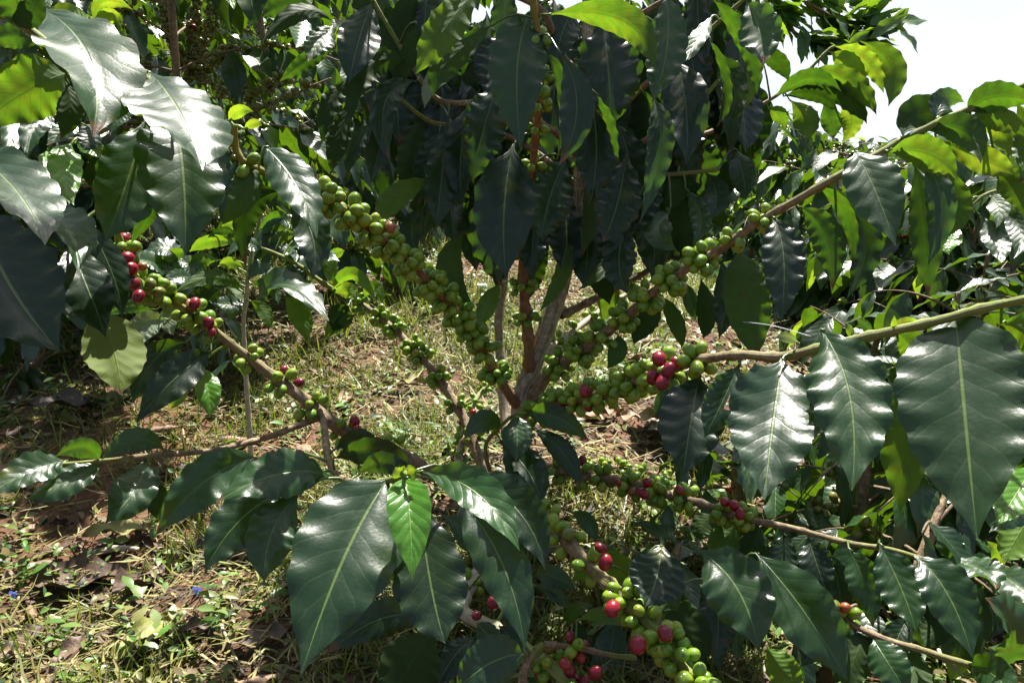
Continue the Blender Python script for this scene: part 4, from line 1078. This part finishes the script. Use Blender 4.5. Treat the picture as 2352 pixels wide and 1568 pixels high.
# ------------------------------------------------------------------ small-leaved shade tree against the sky
def shade_tree():
    rg = np.random.default_rng(5); y = 3.6
    base = np.array([(1560 - PW / 2) / FPX * y * 1.04, y, 0]); base[2] = ground_z(base[0], base[1])
    root = empty('shade_tree', base, 'small leaved shade tree reaching a limb across the white sky', 'tree')
    top = P(1600, -140, 3.6)
    c = spline([base - np.array([0, 0, .05]), (base + top) / 2 + np.array([.06, 0, 0]), top], 24)
    tubes = [tube(c, np.linspace(.03, .012, 24), 10, .04, True, rg)]
    B, D, N, Ln = [], [], [], []
    limbs = [[(1600, -60, 3.6), (1700, -20, 3.5), (1790, 40, 3.4), (1850, 72, 3.35), (1905, 92, 3.3)], [(1600, -100, 3.6), (1720, -40, 3.5), (1850, 5, 3.4), (1960, 60, 3.35), (2040, 52, 3.3)],
             [(1600, -120, 3.6), (1750, -60, 3.6), (1880, -10, 3.5), (1960, 20, 3.45)], [(1790, 40, 3.4), (1850, 90, 3.35), (1960, 95, 3.3), (2000, 78, 3.3)], [(1600, -90, 3.6), (1650, -10, 3.6), (1700, 40, 3.6)], [(1850, 5, 3.4), (1880, 30, 3.4), (1930, 60, 3.4), (1985, 40, 3.35)]]
    for l in limbs:
        bc = spline([P(*q) for q in l], 30); tubes.append(tube(bc, np.linspace(.010, .0025, 30), 6, 0, True)); T = unit(np.gradient(bc, axis=0))
        for i in range(8, 30):
            for q in range(3):
                if rg.uniform() < .35: continue
                a = rg.normal(size=3); B.append(bc[i] + rg.normal(size=3) * .02); D.append(unit(T[i] + unit(a) * .9 + np.array([.2, 0, -.1]))); N.append(unit(np.array([0, -.3, 1]) + rg.normal(size=3) * .5)); Ln.append(rg.uniform(.09, .19))
    B, D, N, Ln = map(np.array, (B, D, N, Ln))
    V, F, uv, rnd = leaf_batch(B, D, N, Ln, Ln * .40, rg, droop=.15)
    tv, tf, tu, ta = join(tubes); part('trunk', tv, tf, M['stem'], root, base=base, uv=tu, attrs={'age': ta * .3})
    part('crown', V, F, M['g'], root, base=base, uv=uv, attrs={'rnd': rnd})
shade_tree()

# ------------------------------------------------------------------ ground cover
def simple(name, col_attr=True, rough=.6, trans=.25, col=(.2, .2, .1)):
    m, t, o = mat(name); k = NT(t)
    c = k.n('Attribute', attribute_name='tint').outputs['Color'] if col_attr else None
    pb = k.n('BsdfPrincipled'); pb.inputs['Roughness'].default_value = rough
    tr = k.n('BsdfTranslucent'); ms = k.n('MixShader'); ms.inputs[0].default_value = trans
    if c is not None: k.l(c, pb.inputs['Base Color']); k.l(k.mix(.55, c, (.30, .42, .02)), tr.inputs[0])
    else: pb.inputs['Base Color'].default_value = (*col, 1); tr.inputs[0].default_value = (*col, 1)
    k.l(pb.outputs[0], ms.inputs[1]); k.l(tr.outputs[0], ms.inputs[2]); k.l(ms.outputs[0], o.inputs[0]); return m
M['grass'] = simple('grass_blade', rough=.45, trans=.3); M['straw'] = simple('straw', rough=.7, trans=.12); M['weed'] = simple('weed_leaf', rough=.42, trans=.3)

def scatter(n, rg, near=1.0, x0=-2.0, x1=2.2, y0=.42, y1=4.6):
    """points on the ground, thinner with distance, inside the view"""
    P_ = []
    while sum(map(len, P_)) < n:
        x = rg.uniform(x0, x1, n); y = y0 + (y1 - y0) * rg.uniform(0, 1, n) ** (1 + near)
        z = ground_z(x, y); q = np.stack([x, y, z], -1); px, py, d = proj(q)
        q = q[(px > -120) & (px < PW + 120) & (py < PH + 160)]; P_.append(q)
    return np.vstack(P_)[:n]
def patch(q, sc, seed):
    return np.sin(q[:, 0] * sc + seed) * np.sin(q[:, 1] * sc * 1.3 + seed * 2) + .6 * np.sin(q[:, 0] * sc * 2.3 - q[:, 1] * sc * 1.7 + seed)

def blades(name, n, seed, hmin, hmax, wd, lie, cols, mt, near, cut=None):
    rg = np.random.default_rng(seed); q = scatter(n, rg, near)
    bare = np.clip((q[:, 0] - .10) / .35, 0, 1) * np.clip((2.1 - q[:, 1]) / .5, 0, 1)            # litter and soil rather than grass on the right
    q = q[rg.uniform(size=len(q)) > bare * .78]
    dry = np.clip((-.35 - q[:, 0]) / .25, 0, 1) * np.clip((q[:, 1] - .85) / .2, 0, 1) * np.clip((1.75 - q[:, 1]) / .3, 0, 1)   # dark litter at the left
    q = q[rg.uniform(size=len(q)) > dry * .7]
    if cut is not None: q = q[patch(q, 5.2, cut) + .7 * patch(q, 13., cut + 2) > -.15 + rg.normal(size=len(q)) * .22]
    n = len(q); az = rg.uniform(0, 6.28, n); h = rg.uniform(hmin, hmax, n) * (1 + .25 * (q[:, 1] - 1).clip(0, 2)); el = np.radians(rg.uniform(*lie, n))
    d = np.stack([np.cos(az) * np.cos(el), np.sin(az) * np.cos(el), np.sin(el)], -1); s = np.stack([-np.sin(az), np.cos(az), 0 * az], -1)
    bend = rg.uniform(-.2, .65, n); w_ = wd * rg.uniform(.5, 1.5, n) * (1 + .35 * (q[:, 1] - 1).clip(0, 2.5))
    lift = rg.uniform(0, .014, n) if lie[1] < 40 else np.zeros(n)
    V = np.zeros((n, 4, 2, 3), np.float32)
    for i, t in enumerate((0, .35, .7, 1)):
        c = q + d * (h * t)[:, None] + np.array([0, 0, -1.0]) * (bend * h * t * t)[:, None] * (.6 if lie[1] > 40 else .25) + np.array([0, 0, 1.0]) * lift[:, None] + np.stack([d[:, 1], -d[:, 0], 0 * az], -1) * (rg.uniform(-.2, .2, n) * h * t * t)[:, None]
        g = ground_z(c[:, 0], c[:, 1]) + .002; c[:, 2] = np.maximum(c[:, 2], g)
        ww = (w_ * (1, .9, .6, .08)[i])[:, None] / 2
        V[:, i, 0] = c - s * ww; V[:, i, 1] = c + s * ww
    f = np.array([[0, 1, 3, 2], [2, 3, 5, 4], [4, 5, 7, 6]])
    F = (np.arange(n)[:, None, None] * 8 + f[None]).reshape(-1, 4)
    cols = np.array(cols); k = rg.integers(0, len(cols), n); c = cols[k] * rg.uniform(.6, 1.3, (n, 1))
    tag(put(name, mesh(name, V.reshape(-1, 3), F, mt, attrs={'tint': np.repeat(c, 8, 0)})), kind='stuff')
blades('grass', 230000, 51, .018, .065, .0019, (2, 80), [(.040, .085, .010), (.075, .125, .014), (.13, .165, .022), (.19, .18, .035), (.24, .19, .055)], M['grass'], .55, 1.3)
blades('straw', 52000, 52, .015, .065, .0023, (-4, 24), [(.26, .20, .075), (.16, .125, .035), (.13, .15, .025), (.34, .28, .13), (.18, .17, .035), (.07, .045, .022), (.05, .032, .018)], M['straw'], .6, None)

def weeds(name, n, seed):
    rg = np.random.default_rng(seed); q = scatter(n, rg, .6); q = q[patch(q, 6.5, 2.2) + .6 * patch(q, 15., .7) > .0 + rg.normal(size=len(q)) * .3]
    B, D, N, L_ = [], [], [], []
    for p in q:
        h = rg.uniform(.005, .05); ln = rg.uniform(.006, .022)
        for t in range(rg.integers(1, 4)):
            az = rg.uniform(0, 3.14)
            for s_ in (0, 3.14):
                B.append(p + np.array([rg.normal() * .003, rg.normal() * .003, h * (t + 1) / 3])); D.append([math.cos(az + s_), math.sin(az + s_), rg.uniform(-.1, .7)])
                N.append([rg.normal() * .3, rg.normal() * .3, 1]); L_.append(ln * rg.uniform(.7, 1.2))
    B, D, N, L_ = map(np.array, (B, D, N, L_)); N = unit(N)
    V, F, uv, rnd = leaf_batch(B, D, N, L_, L_ * rg.uniform(.35, .6, len(L_)), rg, droop=.3, nu=2, nv=5)
    cols = np.array([(.05, .13, .02), (.08, .19, .025), (.11, .22, .04), (.13, .20, .05), (.045, .10, .03), (.20, .20, .06), (.15, .12, .05), (.16, .22, .05)]); m = len(V) // len(B)
    c = np.repeat(cols[rg.integers(0, 8, len(B))] * rg.uniform(.7, 1.2, (len(B), 1)), m, 0)
    tag(put(name, mesh(name, V, F, M['weed'], attrs={'tint': c})), kind='stuff')
weeds('ground_cover', 16000, 53)

# crumbled litter between the blades
rgl = np.random.default_rng(57); q = scatter(17000, rgl, .6); q[:, 2] += rgl.uniform(.001, .008, len(q)); n_ = len(q)
V, F, uv, rnd = leaf_batch(q, np.stack([rgl.normal(size=n_), rgl.normal(size=n_), rgl.normal(size=n_) * .25], -1), unit(np.stack([rgl.normal(size=n_) * .4, rgl.normal(size=n_) * .4, np.ones(n_)], -1)), rgl.uniform(.008, .03, n_), rgl.uniform(.004, .013, n_), rgl, droop=.5, nu=2, nv=4)
lc = np.array([(.09, .05, .03), (.16, .10, .06), (.05, .03, .02), (.24, .17, .10), (.20, .19, .07), (.12, .14, .04)])
tag(put('leaf_litter', mesh('leaf_litter', V, F, M['straw'], attrs={'tint': np.repeat(lc[rgl.integers(0, 6, n_)] * rgl.uniform(.6, 1.3, (n_, 1)), len(V) // n_, 0)})), kind='stuff')

# fallen leaves, each a thing
def litter_material(name, a, b):
    m, t, o = mat(name); k = NT(t); obj = k.n('TexCoord').outputs['Object']; oi = k.n('ObjectInfo').outputs['Random']
    n = k.noise(obj, 60, 4, .6); col = k.mix(k.ramp(k.math('ADD', k.math('MULTIPLY', n, .7), k.math('MULTIPLY', oi, .4)), .3, .75), a, b)
    bp = k.n('Bump'); bp.inputs['Strength'].default_value = .6; bp.inputs['Distance'].default_value = .003; k.l(n, bp.inputs['Height'])
    pb = k.n('BsdfPrincipled'); k.l(col, pb.inputs['Base Color']); pb.inputs['Roughness'].default_value = .6; k.l(bp.outputs[0], pb.inputs['Normal'])
    k.l(pb.outputs[0], o.inputs[0]); return m
M['dry'] = litter_material('dry_leaf', (.045, .026, .018), (.17, .10, .065)); M['tan'] = litter_material('tan_leaf', (.14, .075, .04), (.32, .21, .13)); M['blackleaf'] = litter_material('rotting_leaf', (.014, .011, .011), (.045, .03, .025))
M['yel'] = litter_material('yellow_leaf', (.16, .17, .03), (.22, .17, .06))
def dead_leaf(rg, L_, curl, W):
    nv, nu = 16, 6; t = np.linspace(0, 1, nv + 1); u = np.linspace(-1, 1, nu + 1); V = np.zeros((nv + 1, nu + 1, 3)); wd = np.interp(t, PROF_T, PROF_W) * W / 2
    ph = rg.uniform(0, 6.28, 3); kx = rg.uniform(-1, 1)
    for j, uu in enumerate(u):
        a = uu * curl * (1 + .3 * np.sin(4 * t + ph[0]))
        V[:, j, 0] = (t - .5) * L_; V[:, j, 1] = np.where(abs(curl) > .1, np.sin(a) / max(.1, abs(curl)) , uu) * wd + kx * .15 * L_ * (t - .5) ** 2
        V[:, j, 2] = (1 - np.cos(a)) / max(.15, abs(curl)) * wd * np.sign(curl) + .10 * L_ * np.sin(3 * t + ph[1]) + .006 * np.sin(16 * t + ph[2] + uu * 2) * abs(uu)
    V[:, :, 2] -= V[:, :, 2].min() - .002
    i = np.arange(nv)[:, None] * (nu + 1); j = np.arange(nu)[None]
    return V.reshape(-1, 3), np.stack([i + j, i + j + 1, i + nu + j + 2, i + nu + j + 1], -1).reshape(-1, 4)
rg = np.random.default_rng(61)
protos = {}
for kd in ('dry', 'tan', 'blackleaf'):
    protos[kd] = [mesh('fallen_leaf', *dead_leaf(rg, rg.uniform(.06, .11), rg.uniform(.5, 1.9) * rg.choice([-1, 1]), rg.uniform(.03, .05)), M[kd]) for q in range(5)]
LAB = {'dry': 'curled brown dead leaf lying in the grass', 'tan': 'pale tan dead leaf lying on the soil', 'blackleaf': 'black rotting leaf pressed into the soil'}
for n, p in enumerate(np.vstack([scatter(120, rg, .7, y1=3.2), scatter(110, rg, .6, x0=.12, x1=1.2, y0=.5, y1=1.9), scatter(60, rg, .6, x0=-1.2, x1=-.25, y0=.5, y1=1.4)])):
    kd = rg.choice(['dry', 'dry', 'tan', 'tan', 'dry', 'dry', 'dry', 'tan', 'blackleaf'])
    o = put('fallen_leaf', protos[kd][rg.integers(0, 5)], None, p + np.array([0, 0, .002])); o.rotation_euler = (rg.uniform(-.3, .3), rg.uniform(-.25, .25), rg.uniform(0, 6.28)); s_ = rg.uniform(.35, .72); o.scale = (s_, s_, s_)
    tag(o, LAB[kd], 'fallen leaf', {'dry': 'curled brown dead leaves', 'tan': 'tan dead leaves', 'blackleaf': 'rotting black leaves'}[kd])
for px, py, kd, rz, sc, lab in [(285, 1240, 'yel', .3, 1.0, 'half yellow half brown fallen leaf on the grass at the lower left'), (190, 1350, 'dry', .1, 1.35, 'long brown leaf curled like a bow in the lower left grass'), (320, 1360, 'dry', 1.3, .9, 'brown leaf rolled into a tube beside the bow shaped leaf'),
                           (165, 960, 'blackleaf', .6, 1.3, 'black leaf with yellow edge among dark litter at the left'), (155, 975, 'yel', -.5, .55, 'bright yellow leaf fragment among the dark litter at the left'), (335, 1490, 'yel', 1.0, .9, 'olive green fallen leaf at the bottom left'), (1470, 985, 'tan', -.5, .9, 'pale pointed dead leaf under the right middle branch'),
                           (935, 895, 'yel', 0, .7, 'fallen yellow green leaf with dark holes left of the trunk'), (40, 1100, 'tan', .2, .9, 'tan leaf half hidden at the left edge below the low shoot'), (1375, 970, 'tan', .4, .8, 'tan leaf with a white edge behind the small leaf cluster')]:
    p = on_ground(px, py); V, F = dead_leaf(rg, .10 * sc, .9, .045 * sc)
    o = put('fallen_leaf', mesh('fallen_leaf', V, F, M[kd]), None, p + np.array([0, 0, .004])); o.rotation_euler = (.15, .1, rz); tag(o, lab, 'fallen leaf')
# dead twigs
for n, (xa, ya, xb, yb, r_, lab) in enumerate([(195, 1290, 320, 1270, .006, 'thick dry twig across the grass at the lower left'), (470, 1380, 560, 1560, .0022, 'thin pale straw stalk leaning right of the lower left grass'), (1420, 730, 1480, 715, .005, 'short dry stick on the soil right of the trunk'), (1870, 1010, 1960, 1110, .0035, 'dark twig on the soil below the big right leaves'),
                                          (1880, 1080, 1905, 1150, .007, 'curved brown root on the soil below the big right leaves'), (860, 905, 1010, 895, .003, 'straight grey stick on the ground left of the trunk')]):
    a_, b_ = on_ground(xa, ya), on_ground(xb, yb); md = (a_ + b_) / 2; md[2] = max(md[2], ground_z(md[0], md[1])) + .012
    V, F, uv, ag = tube(spline([a_ + [0, 0, .006], md, b_ + [0, 0, .006]], 14), np.linspace(r_, r_ * .5, 14), 7, .1, True, rg)
    tag(part('dead_twig', V, F, M['pale_stem'], None, base=a_, uv=uv, attrs={'age': ag * 0}), lab, 'twig')
# little blue flowers
M['blue'] = simple('blue_petal', False, .5, .3, (.13, .22, .75))
for px, py, lab in [(465, 1380, 'small blue wildflower in the lower left grass'), (50, 1388, 'tiny blue wildflower near the left edge'), (3, 1562, 'blue wildflower in the bottom left corner'), (1315, 1010, 'tiny blue wildflower right of the small leaf cluster')]:
    p = on_ground(px, py) + np.array([0, -.01, .022]); V, F = [p], []
    for q in range(3):
        a_ = q * 2.1 + .4; e = np.array([math.cos(a_), -.3, math.sin(a_)]); s_ = np.array([-math.sin(a_), 0, math.cos(a_)]); b_ = len(V)
        V += [p + e * .002 + s_ * .002, p + e * .005 + s_ * .0025, p + e * .0055, p + e * .005 - s_ * .0025, p + e * .003 - s_ * .003]; F.append((0, b_, b_ + 1, b_ + 2, b_ + 3, b_ + 4))
    o = tag(part('wildflower', V, F, M['blue'], None, base=p), lab, 'flower')
    sv, sf, su, sa = tube(np.linspace(p, p + np.array([0, .006, -.026]), 4), .0006, 5); part('flower_stem', sv, sf, M['stem'], o, uv=su, attrs={'age': sa * 0 + 1})
# white marker post behind the bush
M['white'] = simple('white_paint', False, .6, 0.0, (.62, .63, .62)); M['rust'] = simple('rusty_paint', False, .8, 0.0, (.22, .075, .03))
pp = P(1108, 700, 2.0); pp[2] = ground_z(pp[0], pp[1]); ht = P(1108, 650, 2.0)[2] - pp[2]; root = empty('marker_post', pp, 'short white marker post with a rusty red base behind the bush', 'post')
def boxm(lo, hi, bev=.002):
    lo, hi = np.array(lo), np.array(hi); V = [[(lo, hi)[i][0], (lo, hi)[j][1], (lo, hi)[k_][2]] for i in (0, 1) for j in (0, 1) for k_ in (0, 1)]
    return np.array(V), [(0, 1, 3, 2), (4, 6, 7, 5), (0, 4, 5, 1), (2, 3, 7, 6), (0, 2, 6, 4), (1, 5, 7, 3)]
for nm, z0, z1, hw, mt in (('base', -.03, ht * .45, .0135, 'rust'), ('cap', ht * .45, ht, .0125, 'white')):
    V, F = boxm((-hw, -hw, z0), (hw, hw, z1)); o = part(nm, V + pp, F, M[mt], root, base=pp, smooth=False)
    bv = o.modifiers.new('bevel', 'BEVEL'); bv.width = .003; bv.segments = 2
# a spider's thread
M['thread'] = simple('spider_silk', False, .3, .2, (.7, .75, .8))
V, F, uv, ag = tube(spline([P(1684, 737, .78), P(1770, 747, .74), P(1862, 772, .69)], 12), .00035, 5)
tag(part('spider_thread', V, F, M['thread'], None, uv=uv), 'single silvery spider thread between the olive leaf and the branch below it', 'thread')
